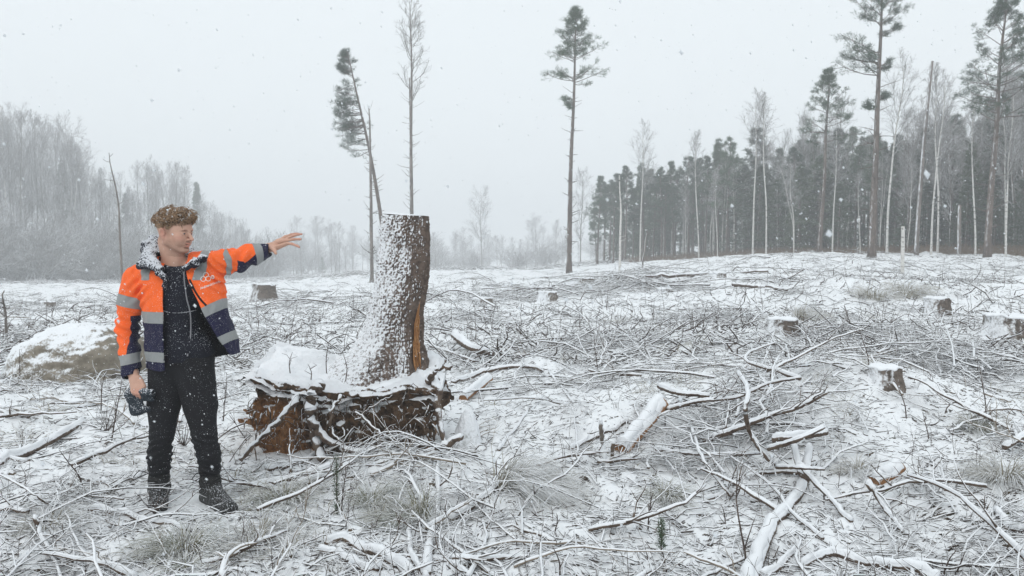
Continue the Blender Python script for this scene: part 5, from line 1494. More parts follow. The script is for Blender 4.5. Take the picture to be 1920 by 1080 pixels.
    for r_, h_ in zip(rings, hz):
        p = c0 + (t0 - c0) * r_; p[:, 2] += h_ + 0.004 * noise3(p[:, 0] / .03, p[:, 1] / .03, 1) * (r_ < 1) - 0.03 * (p[:, 0] - c0[0]) / 0.18 * 0.6 * (r_ < 2)
        vt.append(p)
    n = len(t0); vt = np.concatenate(vt); ii = np.arange(len(vt)).reshape(len(rings), n)
    qt = np.stack([ii[:-1], np.roll(ii, -1, 1)[:-1], np.roll(ii, -1, 1)[1:], ii[1:]], -1).reshape(-1, 4)
    add('sawn_top', vt, qt, SNOWSHEET, root)
    # orange torn splinters on the right flank
    sv_ = Acc()
    for k in range(46):
        a0 = -0.62 + rnd(-0.20, 0.24) * (0.4 + 0.6 * (k % 3 > 0)); yb = rnd(640, 694); yt = yb - rnd(18, 90 - 160 * abs(a0 + .62))
        pts = []
        for t in np.linspace(0, 1, 5):
            yrow = yb + (yt - yb) * t; j = int(np.clip((yrow - 404) / (730 - 404) * (nz - 1), 0, nz - 1))
            an = int(((a0 + 0.10 * t) % (2 * math.pi)) / (2 * math.pi) * na) % na
            p = v[j, an].copy(); p += np.array([math.cos(a0), math.sin(a0), 0]) * (0.014 + 0.012 * (1 - t) * rng.uniform()); pts.append(p)
        wd = rnd(0.003, 0.009)
        sv_.tubes(np.array(pts)[None], np.array([[wd * .3, wd, wd * 1.1, wd * .7, wd * .1]]), 4)
    sv_.obj('torn_splinter_wood', M_CUT, root, origin=base, smooth_=False)
    # ---- roots: traced ones first, then many thin ones hanging from the plate
    def r_(pl, r, name='root', mat=None):
        pts = np.array([P(x, y, yy_) for x, y, yy_ in pl]); n = max(8, len(pl) * 5)
        pp = resample(pts, n); pp += 0.006 * rng.normal(0, 1, pp.shape)
        rr = np.interp(np.linspace(0, 1, n), [0, 1], r) * (1 + 0.12 * rng.normal(0, 1, n))
        a = Acc(); a.tubes(pp[None], rr[None], 8); a.obj(name, mat or M_BRANCH, root, origin=base)
    r_([(560, 742, 5.5), (548, 758, 5.40), (520, 790, 5.32), (482, 828, 5.25), (449, 862, 5.2)], [0.030, 0.016])
    r_([(600, 722, 5.5), (584, 738, 5.42), (582, 770, 5.40), (590, 800, 5.40), (620, 828, 5.38), (668, 846, 5.35), (712, 842, 5.34)], [0.050, 0.020])
    r_([(585, 745, 5.47), (586, 775, 5.44), (592, 830, 5.42), (606, 862, 5.35)], [0.045, 0.03])
    r_([(690, 846, 5.36), (740, 858, 5.3), (790, 850, 5.25), (830, 838, 5.2), (866, 818, 5.15)], [0.02, 0.024])
    r_([(830, 836, 5.22), (866, 816, 5.16)], [0.028, 0.024])
    r_([(812, 712, 5.7), (820, 730, 5.62), (822, 770, 5.6), (830, 820, 5.55), (846, 850, 5.5)], [0.045, 0.012])
    r_([(806, 716, 5.66), (812, 700, 5.6), (820, 690, 5.55)], [0.03, 0.012])
    r_([(668, 772, 5.42), (690, 792, 5.36), (715, 812, 5.33), (722, 832, 5.33)], [0.010, 0.006])
    r_([(665, 788, 5.42), (700, 760, 5.35), (735, 742, 5.33)], [0.008, 0.004])
    r_([(640, 740, 5.45), (625, 765, 5.38), (618, 800, 5.36), (640, 830, 5.34)], [0.014, 0.008])
    # dry twigs that stand on the plate (young shoots)
    a = Acc()
    for (x, y, hh) in [(513, 0, 0), (612, 700, 62), (648, 715, 55), (713, 740, 75), (757, 700, 40), (544, 700, 40), (690, 700, 30), (583, 712, 30)]:
        if not hh: continue
        p0 = P(x, y, Y - 0.3); pp = resample([p0, P(x + rnd(-3, 3), y - hh * .5, Y - .3), P(x + rnd(-6, 6), y - hh, Y - .3)], 7)
        a.tubes(pp[None], np.linspace(.0045, .0016, 7)[None], 5)
        for k in range(3):
            s0 = pp[2 + k]; a.tubes(np.array([[s0, s0 + [rnd(-.05, .05), rnd(-.03, .03), .03], s0 + [rnd(-.08, .08), rnd(-.03, .03), .05]]]), np.array([[.0025, .002, .001]]), 4)
    o = a.obj('shoots', M_DARKTWIG, root, origin=base); o['kind'] = 'stuff'
    n = 220
    x0 = rnd(xL + 0.02, xR, n); t_ = rng.uniform(0, 1, n); z0 = base[2] + (ztop - base[2]) * (0.25 + 0.72 * t_); 
    y0 = Y - 0.40 - 0.05 * smooth(xL + 0.1, xL + 0.5, x0)
    p = np.stack([x0, y0, z0], -1); d = np.stack([rng.normal(0, .5, n), rng.normal(-.45, .3, n), rng.normal(-.3, .6, n)], -1)
    Pt = [p]; L = rnd(0.05, 0.30, n)
    for k in range(5):
        d = d + rng.normal(0, .35, (n, 3)) - [0, -0.05, 0.30]; d /= np.linalg.norm(d, axis=1, keepdims=True); Pt.append(Pt[-1] + d * (L / 5)[:, None])
    a = Acc(); a.tubes(np.stack(Pt, 1), (np.minimum(rng.exponential(0.0022, n) + 0.0012, 0.009))[:, None] * np.linspace(1, .4, 6)[None], 5)
    o = a.obj('fine_roots', M_ROOTS, root, origin=base); o['kind'] = 'stuff'
build_stump()

# ------------------------------------------------------------------ boulders
M_ROCK = snowy('granite_with_snow', (0.15, 0.13, 0.10), (0.30, 0.265, 0.215), 0.28, 0.62, 40, 0.8, 7, dirn=(-0.55, -0.05, 0.85), bumpd=0.02)
def rock(name, px0, px1, pytop, pybase, label, seed, dep=0.8, mat=None, cat='boulder'):
    g = G((px0 + px1) / 2, pybase); Y = g[1] + 0.25 * dep
    x0, x1 = W(px0, 0, Y)[0], W(px1, 0, Y)[0]; z1 = W(0, pytop, Y + 0.3 * dep)[2]; z0 = g[2]
    rx, rz = (x1 - x0) / 2, (z1 - z0) * 1.08 + 0.12; c = np.array([(x0 + x1) / 2, Y + rx * dep * 0.6, z1 - rz * 0.97])
    u, w = np.meshgrid(np.linspace(0.001, math.pi * 0.62, 80), np.linspace(0, 2 * math.pi, 160, endpoint=False), indexing='ij')
    n = np.stack([np.sin(u) * np.cos(w), np.sin(u) * np.sin(w), np.cos(u)], -1)
    s = np.sign(n) * np.abs(n) ** 0.85
    d = 1 + 0.10 * noise3(n[..., 0] * 1.6 + seed, n[..., 1] * 1.6, n[..., 2] * 1.6) + 0.05 * noise3(n[..., 0] * 4 + seed, n[..., 1] * 4, n[..., 2] * 4) + 0.022 * noise3(n[..., 0] * 12 + seed, n[..., 1] * 12, n[..., 2] * 12) + 0.008 * noise3(n[..., 0] * 34 + seed, n[..., 1] * 34, n[..., 2] * 34)
    v = c + s * d[..., None] * np.array([rx, rx * dep, rz]) 
    i = np.arange(80 * 160).reshape(80, 160)
    qd = np.stack([i[:-1], i[1:], np.roll(i, -1, 1)[1:], np.roll(i, -1, 1)[:-1]], -1).reshape(-1, 4)
    vv = v.reshape(-1, 3)
    o = add(name, vv, qd, mat or M_ROCK, origin=np.array([c[0], c[1], z0])); tag(o, label, cat)
    return o
rock('boulder', -14, 250, 610, 716, 'large rounded granite boulder capped with snow at the left, partly behind the man', 3.0, 0.8)
rock('snow_covered_rock', 570, 618, 541, 553, 'small flat rock under smooth snow in the middle distance, left of the tall stump', 5.0, 0.7, M_SNOW)
rock('mossy_stone', 848, 902, 764, 846, 'upright snowy stone leaning against the right end of the root plate', 8.0, 0.6, snowy('mossy_stone', (0.10, 0.10, 0.075), (0.17, 0.165, 0.12), -0.45, 0.15, 30, 1.0, 12, bumpd=0.015), 'stone')

# ------------------------------------------------------------------ other stumps
M_STUMPSIDE = snowy('old_stump_bark', (0.085, 0.07, 0.058), (0.19, 0.155, 0.13), 0.50, 0.95, 40, 1.0, 16, dirn=(-0.7, -0.25, 0.55), bumpd=0.012)
M_STUMPFAR = snowy('weathered_stump_bark', (0.12, 0.10, 0.085), (0.26, 0.23, 0.20), 0.25, 0.85, 40, 1.2, 16, dirn=(-0.6, -0.5, 0.5), bumpd=0.012)
def stump(px0, px1, pytop, pybase, label, seed, flare=0.35, name='tree_stump', tilt=0.0, na=64, nz=26):
    g = G((px0 + px1) / 2, pybase); Y = g[1] + 0.1
    x0, x1 = W(px0, 0, Y)[0], W(px1, 0, Y)[0]; r = (x1 - x0) / 2; zt = W(0, pytop, Y)[2]; zb = g[2] - 0.06
    t = np.linspace(0, 1, nz); th = np.linspace(0, 2 * math.pi, na, endpoint=False)
    T, A = np.meshgrid(t, th, indexing='ij')
    rad = r * (0.92 + 0.06 * noise3(np.cos(A) * 2 + seed, np.sin(A) * 2, T) + flare * (1 - T)**2.2 * (1 + 0.55 * np.cos(5 * A + seed)) + 0.13 * np.abs(noise3(np.cos(A) * 6 + seed, np.sin(A) * 6, T * 2)) + 0.05 * noise3(np.cos(A) * 14 + seed, np.sin(A) * 14, T * 6))
    v = np.stack([rad * np.cos(A) + tilt * T, rad * np.sin(A), zb + (zt - zb) * T * (1 + 0.07 * noise3(np.cos(A) * 2.5 + seed * 3, np.sin(A) * 2.5, 0.3)) - g[2]], -1)
    i = np.arange(nz * na).reshape(nz, na)
    qd = np.stack([i[:-1], np.roll(i, -1, 1)[:-1], np.roll(i, -1, 1)[1:], i[1:]], -1).reshape(-1, 4)
    loc = np.array([(x0 + x1) / 2, Y + r * 0.5, g[2]])
    root = empty(name, loc); tag(root, label, 'tree stump')
    link('bark', mesh_data('stump_bark', v.reshape(-1, 3), qd), M_STUMPSIDE if seed < 5.5 else M_STUMPFAR, root)
    rings = [(1.0, -0.012), (1.03, 0.004), (0.98, 0.016), (0.8, 0.024), (0.4, 0.027), (0.0, 0.027)]
    e = v[-1]; c = e.mean(0); vt = np.concatenate([(c + (e - c) * a) + [0, 0, b * min(1.0, r * 4)] for a, b in rings]); vt[:, 2] += 0.012 * noise3(vt[:, 0] / .06 + seed, vt[:, 1] / .06, 1) * min(1, r * 5); vt[:, :2] *= (1 + 0.05 * noise3(vt[:, 0] / .08 + seed, vt[:, 1] / .08, 3))[:, None]; ii = np.arange(len(vt)).reshape(len(rings), na)
    qt = np.stack([ii[:-1], np.roll(ii, -1, 1)[:-1], np.roll(ii, -1, 1)[1:], ii[1:]], -1).reshape(-1, 4)
    link('snow_cap', mesh_data('stump_cap', vt, qt), M_SNOW, root)
    return root
for a in [
    (470, 514, 534, 568, "old knee-high stump in the middle distance just right of the man's pointing arm", 1.0, 0.45),
    (1446, 1500, 599, 634, 'low stump with a flat white top on the right half of the clearing', 2.0, 0.25),
    (1740, 1786, 560, 592, 'brown rotten stump with a white cap at the far right, beyond the low flat stump', 3.0, 0.2),
    (1862, 1940, 594, 640, 'wide stump cut by the right edge of the picture, with flaring roots', 4.0, 0.5),
    (1640, 1700, 690, 735, 'crumbling moss-brown stump half buried in snow on the mound at the right', 5.0, 0.5),
    (1058, 1116, 522, 536, 'wide low stump in front of the brush heap below the lone pine', 6.0, 0.15),
    (883, 925, 560, 575, 'flat stump with a thin white lid right of the tall stump', 7.0, 0.15),
    (1010, 1045, 548, 566, 'pale small stump beside a leaning stick, centre of the clearing', 8.0, 0.2),
    (945, 975, 533, 543, 'small far stump with a flat white lid, left of the lone pine', 9.0, 0.15),
    (1002, 1028, 519, 527, 'tiny far stump straight left of the lone pine trunk', 10.0, 0.15),
    (1330, 1362, 512, 524, 'upright pale splintered stump at the end of the long fallen log', 11.0, 0.2),
    (75, 100, 566, 578, 'small low stump at the far left above the boulder', 12.0, 0.2),
    (866, 890, 520, 528, 'tiny far stump right of the top of the tall stump', 13.0, 0.15),
    (1232, 1262, 541, 549, 'thin-lidded stump near the middle of the long fallen log', 14.0, 0.15)]:
    stump(*a)

# ------------------------------------------------------------------ traced logs and branches
def snow_strip(pts, rad, h=0.8):
    """snow lying on top of a log: a flattened tube sunk into its upper side"""
    a = Acc(); n = len(pts)
    up = np.zeros((n, 3)); up[:, 2] = rad * 0.45 + 0.004
    rr = rad * (0.72 + 0.26 * np.array([noise3(i / 2.3, rad[0] * 90, 0.4) for i in range(n)]))
    pts = pts + 0.25 * rad[:, None] * np.stack([noise3(np.arange(n) / 2.0, k * 5.3, rad[0] * 70) for k in range(3)], -1)
    a.tubes((pts + up)[None], rr[None], 9); return a
def traced(label, pl, r0, r1, name='fallen_branch', cat='branch', lift=0.0, snow=True, mat=None, wig=0.005, group=None, side=0, cut=False, n=None):
    """pl: (px, py[, lift]) along the piece; laid on the ground seen there"""
    pts = []
    for q in pl:
        g = G(q[0], q[1]); l = q[2] if len(q) > 2 else lift
        if l:            # raise without leaving its column and row: step towards the camera
            d = ray(q[0], q[1]); t = (g[2] + l - CAMH) / d[2]; g = np.array([d[0] * t, d[1] * t, g[2] + l])
        else: g = g + [0, 0, r0 * 0.55]
        pts.append(g)
    n = n or max(10, 6 * len(pl)); pp = resample(pts, n); rr = np.linspace(r0, r1, n) * (1 + 0.06 * rng.normal(0, 1, n))
    pp[1:-1] += rng.normal(0, wig, (n - 2, 3)) * [1, 1, 0.6] * 0.5
    pp[:, 2] = np.maximum(pp[:, 2], terrain(pp[:, 0], pp[:, 1]) + 0.55 * rr)
    a = Acc(); a.tubes(pp[None], rr[None], 10 if r0 > .02 else 7)
    if side:
        B, Q = grow(pp[None], rr[None], side, lambda m: rng.uniform(0.15, 0.95, m), 0.8, lambda t: 0.28 + 0 * t, 6, 0.15, 0.2, 0.4, rmin=0.004)
        a.tubes(B, Q, 6)
        C_, S_ = grow(B, Q, 3, lambda m: rng.uniform(0.2, 0.95, m), 0.8, lambda t: 0.13 + 0 * t, 5, 0.0, 0.2, 0.5, rmin=0.003)
        a.tubes(C_, S_, 5)
    o = a.obj(name, mat or M_BRANCH, origin=pp[0]); tag(o, label, cat, group)
    if snow:
        snow_strip(pp, rr).obj('snow', M_SNOW, o, origin=pp[0])
    return o
T = traced
M_SNOWSTICK = snowy('snow_coated_stick', (0.14, 0.11, 0.09), (0.26, 0.22, 0.18), -0.55, -0.1, 45, 0.5, 18, bumpd=0.003)
T('thick snow-covered log lying at the left edge of the picture', [(-30, 888), (15, 868), (60, 848), (105, 824), (154, 797)], 0.040, 0.034, 'fallen_log', 'log')
T('long thin branch lying level across the left, above the thick log', [(-20, 770), (40, 774), (100, 772), (160, 765), (205, 752), (238, 738)], 0.020, 0.010, side=5)
T('forked branch leaning up behind the boulder at the far left', [(22, 640), (38, 612), (62, 585), (86, 565)], 0.02, 0.012, lift=0.12)
T('bent branch lying on the boulder at the left', [(105, 700, .05), (118, 668, .25), (148, 645, .4), (160, 620, .5)], 0.016, 0.008)
T('thin snowy branch lying between the man and the picture bottom', [(170, 966), (240, 972), (290, 985), (350, 995)], 0.022, 0.014, side=6)
T('short twisted branch just left of the man\'s boots', [(185, 905), (215, 915), (250, 905), (272, 893)], 0.017, 0.010, side=4)
T('dark curved branch low at the left, bending down from a fork', [(68, 965, .18), (78, 1005, .08), (110, 1045, .03), (160, 1070, .03)], 0.014, 0.008, side=6, snow=False)
T('dark arching twig at the left edge below the thick log', [(-20, 880, .12), (30, 905, .2), (75, 935, .16), (100, 950, .02)], 0.008, 0.005, snow=False, side=4)
T('thick smooth branch curving out of the bottom edge left of centre', [(612, 1034), (650, 1032), (690, 1040), (730, 1058), (770, 1090)], 0.022, 0.03)
T('dark-bellied branch under the thick smooth branch at the bottom, left of centre', [(600, 1046), (640, 1052), (680, 1066), (712, 1085)], 0.018, 0.022)
T('upright-looking snowy branch running towards the camera at the bottom centre', [(826, 850), (820, 890), (822, 935), (815, 985), (803, 1035), (800, 1095)], 0.012, 0.026, side=9)
T('wishbone branch beside the snowy one at the bottom centre', [(768, 1008), (770, 1040), (785, 1070), (800, 1100)], 0.014, 0.018)
T('thin dark hooked twig at the bottom centre', [(878, 1085), (898, 1045), (912, 1010), (904, 985), (880, 970)], 0.012, 0.006, side=4)
T('snowy branch lying along the front of the root plate', [(470, 915), (520, 905), (575, 893), (620, 878)], 0.020, 0.024, side=4)
T('branch under the root plate pointing at the man', [(500, 892), (560, 872), (610, 850), (640, 832)], 0.020, 0.018)
T('second branch under the root plate, parallel to the first', [(560, 912), (610, 895), (668, 868)], 0.028, 0.016)
T('long straight pole lying right behind the root plate', [(806, 648, .1), (845, 660, .1), (890, 677, .08)], 0.020, 0.018)
T('mound-topping root arch right of the root plate', [(850, 722, .0), (900, 700, .03), (950, 688, .03), (1000, 688, .03), (1018, 700, .0)], 0.035, 0.022, 'surface_root', 'root')
T('leaning branch left of the split log', [(935, 850), (958, 815), (990, 780), (1018, 748)], 0.014, 0.010, side=5)
T('curved branch right of the mound with the root arch', [(1030, 700), (1060, 740), (1092, 775)], 0.017, 0.010)
T('branch lying from the mound towards the split log', [(1068, 845), (1100, 828), (1140, 812), (1176, 800)], 0.020, 0.018)
T('white debarked stick in front of the split log', [(1126, 790, .25), (1130, 830, .12), (1134, 870, .02), (1138, 885, .0)], 0.017, 0.020, mat=M_SNOWSTICK)
T('second white stick beside the split log', [(1150, 830, .18), (1147, 865, .04), (1146, 880, 0)], 0.014, 0.012)
T('pale pole at the upper edge of the great brush pile', [(1236, 724, .22), (1270, 736, .22), (1330, 742, .2)], 0.026, 0.018)
T('long branch across the top of the great brush pile', [(1250, 768, .12), (1310, 752, .2), (1380, 745, .2), (1440, 720, .25), (1500, 708, .28)], 0.018, 0.010, side=8)
T('thick dark branch rising to the right in the great brush pile', [(1320, 825, .08), (1380, 805, .16), (1440, 780, .22), (1500, 762, .26), (1552, 734, .3)], 0.024, 0.014, side=10)
T('arched branch bending over the middle of the great brush pile', [(1385, 700, .3), (1402, 730, .35), (1398, 770, .32), (1408, 815, .2), (1440, 860, .08), (1470, 885, 0)], 0.020, 0.013, side=4)
T('level branch low in the great brush pile', [(1230, 842, .06), (1290, 850, .1), (1350, 852, .1), (1425, 850, .06)], 0.016, 0.010, side=5)
T('thick pair-like log end in the lower right of the great brush pile', [(1450, 822, .2), (1490, 818, .22), (1548, 810, .2)], 0.030, 0.024)
T('branch crossing the log end in the lower right of the pile', [(1440, 842, .15), (1500, 822, .24), (1545, 800, .28)], 0.018, 0.014)
T('thick curved limb running out of the bottom edge at the right, loaded with snow', [(1400, 1110), (1418, 1060), (1440, 1010), (1478, 960), (1505, 915), (1513, 870, .06), (1518, 838, .1)], 0.048, 0.026, 'fallen_limb', 'branch')
T('forked stub next to the thick curved limb', [(1490, 838, .12), (1500, 880, .08), (1512, 900, .03)], 0.024, 0.022)
T('straight pole crossing the thick curved limb', [(1500, 872, .12), (1530, 905, .08), (1562, 940, .04), (1596, 986)], 0.020, 0.014)
T('stick lying across above the thick curved limb', [(1458, 876, .1), (1500, 877, .16), (1545, 880, .12)], 0.014, 0.010)
T('bark-brown pole lying down the slope at the right', [(1628, 905, .1), (1655, 945, .04), (1692, 1000)], 0.022, 0.012, side=6)
T('arching thin branch left of the thick curved limb', [(1298, 805, .1), (1318, 860, .14), (1350, 905, .1), (1378, 945)], 0.014, 0.008, side=4)
T('long low branch left of the thick curved limb', [(1318, 946), (1360, 938), (1400, 945), (1440, 950)], 0.016, 0.010, side=5)
T('snowy log end near the bottom right, half sunk', [(1500, 1068), (1560, 1045), (1620, 1058), (1700, 1076), (1760, 1090)], 0.020, 0.030)
T('branch from the limb to the lower right', [(1428, 1085), (1470, 1060), (1495, 1035)], 0.022, 0.014)
T('dark round branch end at the right picture edge', [(1884, 838, .1), (1905, 825, .12), (1935, 808, .14)], 0.022, 0.026)
T('log sticking out of the snow at the lower right edge', [(1868, 958, .02), (1890, 985, .02), (1912, 1000, .02)], 0.022, 0.026)
T('thin pole beyond the great brush pile pointing at the flat white stump', [(1395, 740, .1), (1440, 660, .25), (1452, 620, .3)], 0.010, 0.006)
T('long level log far off in front of the right wood', [(1155, 520, .05), (1250, 517, .06), (1345, 512, .06), (1440, 508, .06)], 0.085, 0.05, 'fallen_log', 'log', snow=False, wig=.06)
T('second far log, shorter, below the long one', [(1375, 532, .05), (1430, 538, .05), (1475, 543, .05)], 0.07, 0.05, 'fallen_log', 'log', snow=False, wig=.05)
T('pale hump-backed log right behind the tall stump', [(852, 628, .12), (868, 640, .2), (890, 655, .15), (925, 668, 0)], 0.07, 0.05, 'fallen_log', 'log')
T('dark stick poking up from the snow below the lone pine', [(1034, 550, 0), (1028, 530, .35), (1016, 518, .55)], 0.012, 0.008, snow=False)
T('pale leaning stick beside the small pale stump', [(1088, 563, 0), (1098, 545, .2)], 0.014, 0.012)
T('straight dark branch propped up in the snow at the far right', [(1480, 522, 0), (1508, 505, .3)], 0.016, 0.012, snow=False)
T('bent branch standing out of the snow left of the flat white stump', [(1378, 650, 0), (1400, 618, .1), (1420, 592, .25), (1432, 588, .25)], 0.016, 0.010)
T('upright snowy pole fallen towards the centre of the clearing', [(1060, 572, .2), (1090, 590, .2), (1128, 640, 0)], 0.016, 0.013)

# split log with the orange underside, and the red-brown torn log beside the pole crossing
def split_log(label, pl, r, dcut=(0.35, -0.75, -0.3)):
    pts = np.array([G(*p[:2]) + [0, 0, p[2]] for p in pl]); n = 22; pp = resample(pts, n)
    ax = pp[-1] - pp[0]; ax /= np.linalg.norm(ax)
    na = 28; th = np.linspace(0, 2 * math.pi, na, endpoint=False)
    a_ = np.cross(ax, [0, 0, 1.0]); a_ /= np.linalg.norm(a_); b_ = np.cross(a_, ax)
    rr = r * (1 + 0.08 * noise3(np.cos(th)[None] * 3, np.sin(th)[None] * 3, np.linspace(0, 6, n)[:, None])) * np.linspace(0.8, 1.05, n)[:, None]
    flat = np.maximum(np.sin(th), -0.35)       # under side split away flat
    V = pp[:, None] + a_ * (np.cos(th)[None] * rr)[..., None] + b_ * (flat[None] * rr)[..., None]
    i = np.arange(n * na).reshape(n, na)
    qd = np.stack([i[:-1], np.roll(i, -1, 1)[:-1], np.roll(i, -1, 1)[1:], i[1:]], -1).reshape(-1, 4)[:, ::-1]
    cap = [[i[-1, 0], i[-1, k], i[-1, k+1]] for k in range(1, na - 1)] + [[i[0, 0], i[0, k+1], i[0, k]] for k in range(1, na - 1)]
    acc = Acc(); acc.add(V.reshape(-1, 3), [qd, np.array(cap)])
    o = acc.obj('split_log', snowy('split_log_wood', (0.22, 0.105, 0.045), (0.36, 0.19, 0.09), 0.12, 0.35, 30, 0.4, 24, bumpd=0.008), origin=pp[0]); tag(o, label, 'log')
    snow_strip(pp + [0, 0, r * .22], np.full(n, r * 0.86)).obj('snow', M_SNOW, o, origin=pp[0])
M_SPLIT_DONE = 1
split_log('short thick split log tipped up, orange-brown underneath and thick snow on top', [(1165, 852, .03), (1205, 825, .12), (1236, 806, .22)], 0.075)
split_log('small red-brown chunk of wood at the right, below the brush pile', [(1640, 905, .0), (1662, 902, .03), (1684, 890, .06)], 0.055)
split_log('torn reddish log end in the mound right of the root plate', [(868, 752, .02), (890, 740, .06), (915, 722, .08)], 0.06)
# ------------------------------------------------------------------ felling debris
def scatter(n, y0, y1, px0=-260, px1=2180, power=2.0):
    """points spread evenly over the picture rows: density falls with distance squared"""
    u = rng.uniform(0, 1, n)
    Y = 1.0 / (1 / y0 + (1 / y1 - 1 / y0) * u)
    px = rnd(px0, px1, n); x = (px - 960) / F * Y
    return x, Y, px
# patches that are heaped with brushwood in the photograph: px, py, radius px, strength, heap height m
HEAPS = [(1390, 800, 190, 1.0, 0.26), (1480, 720, 150, .9, 0.22), (1300, 860, 150, .8, 0.15), (1180, 540, 110, .9, 0.45), (870, 600, 90, .9, 0.22), (950, 560, 110, .6, 0.2), (1230, 830, 90, .7, .12),
         (1350, 600, 160, .7, 0.25), (1620, 640, 160, .8, 0.25), (1780, 690, 130, .8, 0.2), (640, 900, 160, .45, 0.08), (780, 930, 110, .5, .1), (130, 560, 110, .4, 0.12), (1860, 830, 70, .7, 0.12),
         (560, 560, 120, .35, .1), (1130, 650, 150, .6, .12), (60, 640, 70, .6, 0.15), (420, 770, 110, .3, .06), (100, 960, 150, .55, .08), (1660, 950, 100, .4, .08), (700, 600, 90, .4, .1), (1480, 830, 90, .6, .18), (740, 860, 90, .55, .10), (240, 760, 90, .4, .06)]
_HP = [(G(a, b), r, s, h) for a, b, r, s, h in HEAPS]
def heap(x, y):
    s = 0.17 + 0 * x; h = 0 * x
    for g, r, st, hh in _HP:
        rx = r / F * g[1]; ry = max(rx * 0.9, 0.35)
        w = np.exp(-(((x - g[0]) / rx)**2 + ((y - g[1]) / ry)**2))
        s = np.maximum(s, st * w); h = np.maximum(h, hh * w)
    return s, h
def conform(P, off):
    P[..., 2] = terrain(P[..., 0], P[..., 1]) + off
    return P
def keep_out(x, y):
    """not through the man's legs, the root plate or the boulder"""
    a = ((x - FEET[0]) / 0.34)**2 + ((y - 4.56) / 0.24)**2 < 1
    b = (x > -2.15) & (x < -0.45) & (y > 5.45) & (y < 6.7)
    return ~(a | b)
FR = lambda n: (n < -1)
def fans(n, y0, y1, length, r, nside=11, sides=3, K=5, heapy=True, mat=M_TWIG, name='brushwood', label='', seglift=0.03, acc=None, px0=-260, px1=2180, dens=True, cut=0.0):
    x, Y, px = scatter(int(n * (3.2 if dens else 1) * (1 + 6 * (cut > 0))), y0, y1, px0, px1)
    s, h = heap(x, Y); s = s - cut
    if dens:
        m = rng.uniform(0, 1, len(x)) < s
    else: m = np.ones(len(x), bool)
    m &= keep_out(x, Y); x, Y, s, h = x[m][:n], Y[m][:n], s[m][:n], h[m][:n]
    N = len(x); az = rnd(0, 2 * math.pi, N); az = az * 0.6 + 0.4 * (0.5 * noise3(x / 2.0, Y / 2.0, 5) * 6.3)
    L = length * rnd(0.45, 1.35, N); off0 = (rng.uniform(0, 1, N) ** 1.6) * h + r * 0.3
    Kp = 7; t = np.linspace(0, 1, Kp); bend = rng.normal(0, 0.42, N)
    A = az[:, None] + bend[:, None] * (t - 0.5)[None] + rng.normal(0, 0.14, (N, Kp))
    dx = np.cumsum(np.cos(A), 1) / Kp * L[:, None]; dy = np.cumsum(np.sin(A), 1) / Kp * L[:, None]
    P = np.zeros((N, Kp, 3)); P[..., 0] = x[:, None] + dx - dx.mean(1, keepdims=True); P[..., 1] = Y[:, None] + dy - dy.mean(1, keepdims=True)
    pit = rng.normal(0, 0.10, N) * (0.3 + h * 2.0)
    arch = rng.uniform(0, 1, N) ** 2 * 0.10 * L
    off = off0[:, None] + (np.abs(pit) * L)[:, None] * t[None] + arch[:, None] * np.sin(math.pi * t)[None]
    P = conform(P, off)
    R = (r * rnd(0.5, 1.4, N))[:, None] * np.linspace(1, 0.4, Kp)[None]
    acc = acc or Acc(); acc.tubes(P, R, 4 if sides > 3 else sides + 1, False)
    # flat side shoots, both sides
    idx = np.repeat(np.arange(N), nside); M_ = len(idx); tt = rng.uniform(0.12, 0.98, M_)
    p, tan, rr = along(P, R, idx, tt)
    sd = rng.choice([-1, 1], M_); aa = np.arctan2(tan[:, 1], tan[:, 0]) + sd * rng.normal(0.75, 0.22, M_)
    l = (L[idx] * 0.36 * (1.15 - 0.8 * tt)) * rnd(0.5, 1.3, M_)
    tk = np.linspace(0, 1, K); cur = rng.normal(0, 0.35, M_)
    Aa = aa[:, None] + cur[:, None] * tk[None] + rng.normal(0, 0.13, (M_, K))
    S = np.zeros((M_, K, 3)); S[..., 0] = p[:, 0:1] + np.cumsum(np.cos(Aa), 1) * (l / K)[:, None]; S[..., 1] = p[:, 1:2] + np.cumsum(np.sin(Aa), 1) * (l / K)[:, None]
    S[:, 0, :2] = p[:, :2]
    base = p[:, 2] - terrain(p[:, 0], p[:, 1])
    lift = rng.normal(0.0, 0.22, M_) * l + 0.05 * l
    off = np.maximum(base[:, None] + lift[:, None] * tk[None] - (base * 0.25)[:, None] * tk[None], r * 0.1)
    S = conform(S, off)
    Rs = np.maximum(rr * 0.5, r * 0.22)[:, None] * np.linspace(1, 0.5, K)[None]
    acc.tubes(S, Rs, sides, False)
    return acc
def stuff(acc, name, mat, label):
    tag(acc.obj(name, mat, origin=(0, 0, 0)), label, name.replace('_', ' '), kind='stuff')
a = fans(720, 2.4, 9, 0.46, 0.0062, 11, 4, 4)
fans(230, 2.4, 9, 0.95, 0.0095, 12, 4, 5, acc=a)
fans(560, 2.4, 9, 0.7, 0.0085, 10, 4, 5, acc=a, cut=0.42)
fans(160, 2.4, 9, 1.1, 0.014, 5, 5, 5, acc=a, cut=0.42)
stuff(a, 'brushwood', M_TWIG, 'tangle of thin snow-dusted branches and twigs lying over the near clearing')
a = fans(2100, 8, 26, 0.75, 0.010, 9, 4, 4)
fans(380, 8, 26, 1.7, 0.014, 8, 3, 4, acc=a)
fans(900, 8, 26, 1.0, 0.013, 9, 4, 4, acc=a, cut=0.38)
stuff(a, 'brushwood', M_TWIG, 'tangle of snow-dusted branches over the middle of the clearing')
a = fans(2600, 22, 80, 1.5, 0.017, 8, 3, 4)
fans(240, 22, 75, 3.0, 0.03, 6, 3, 4, acc=a)
fans(1500, 75, 230, 3.4, 0.05, 6, 3, 4, acc=a, px1=1300, dens=False)
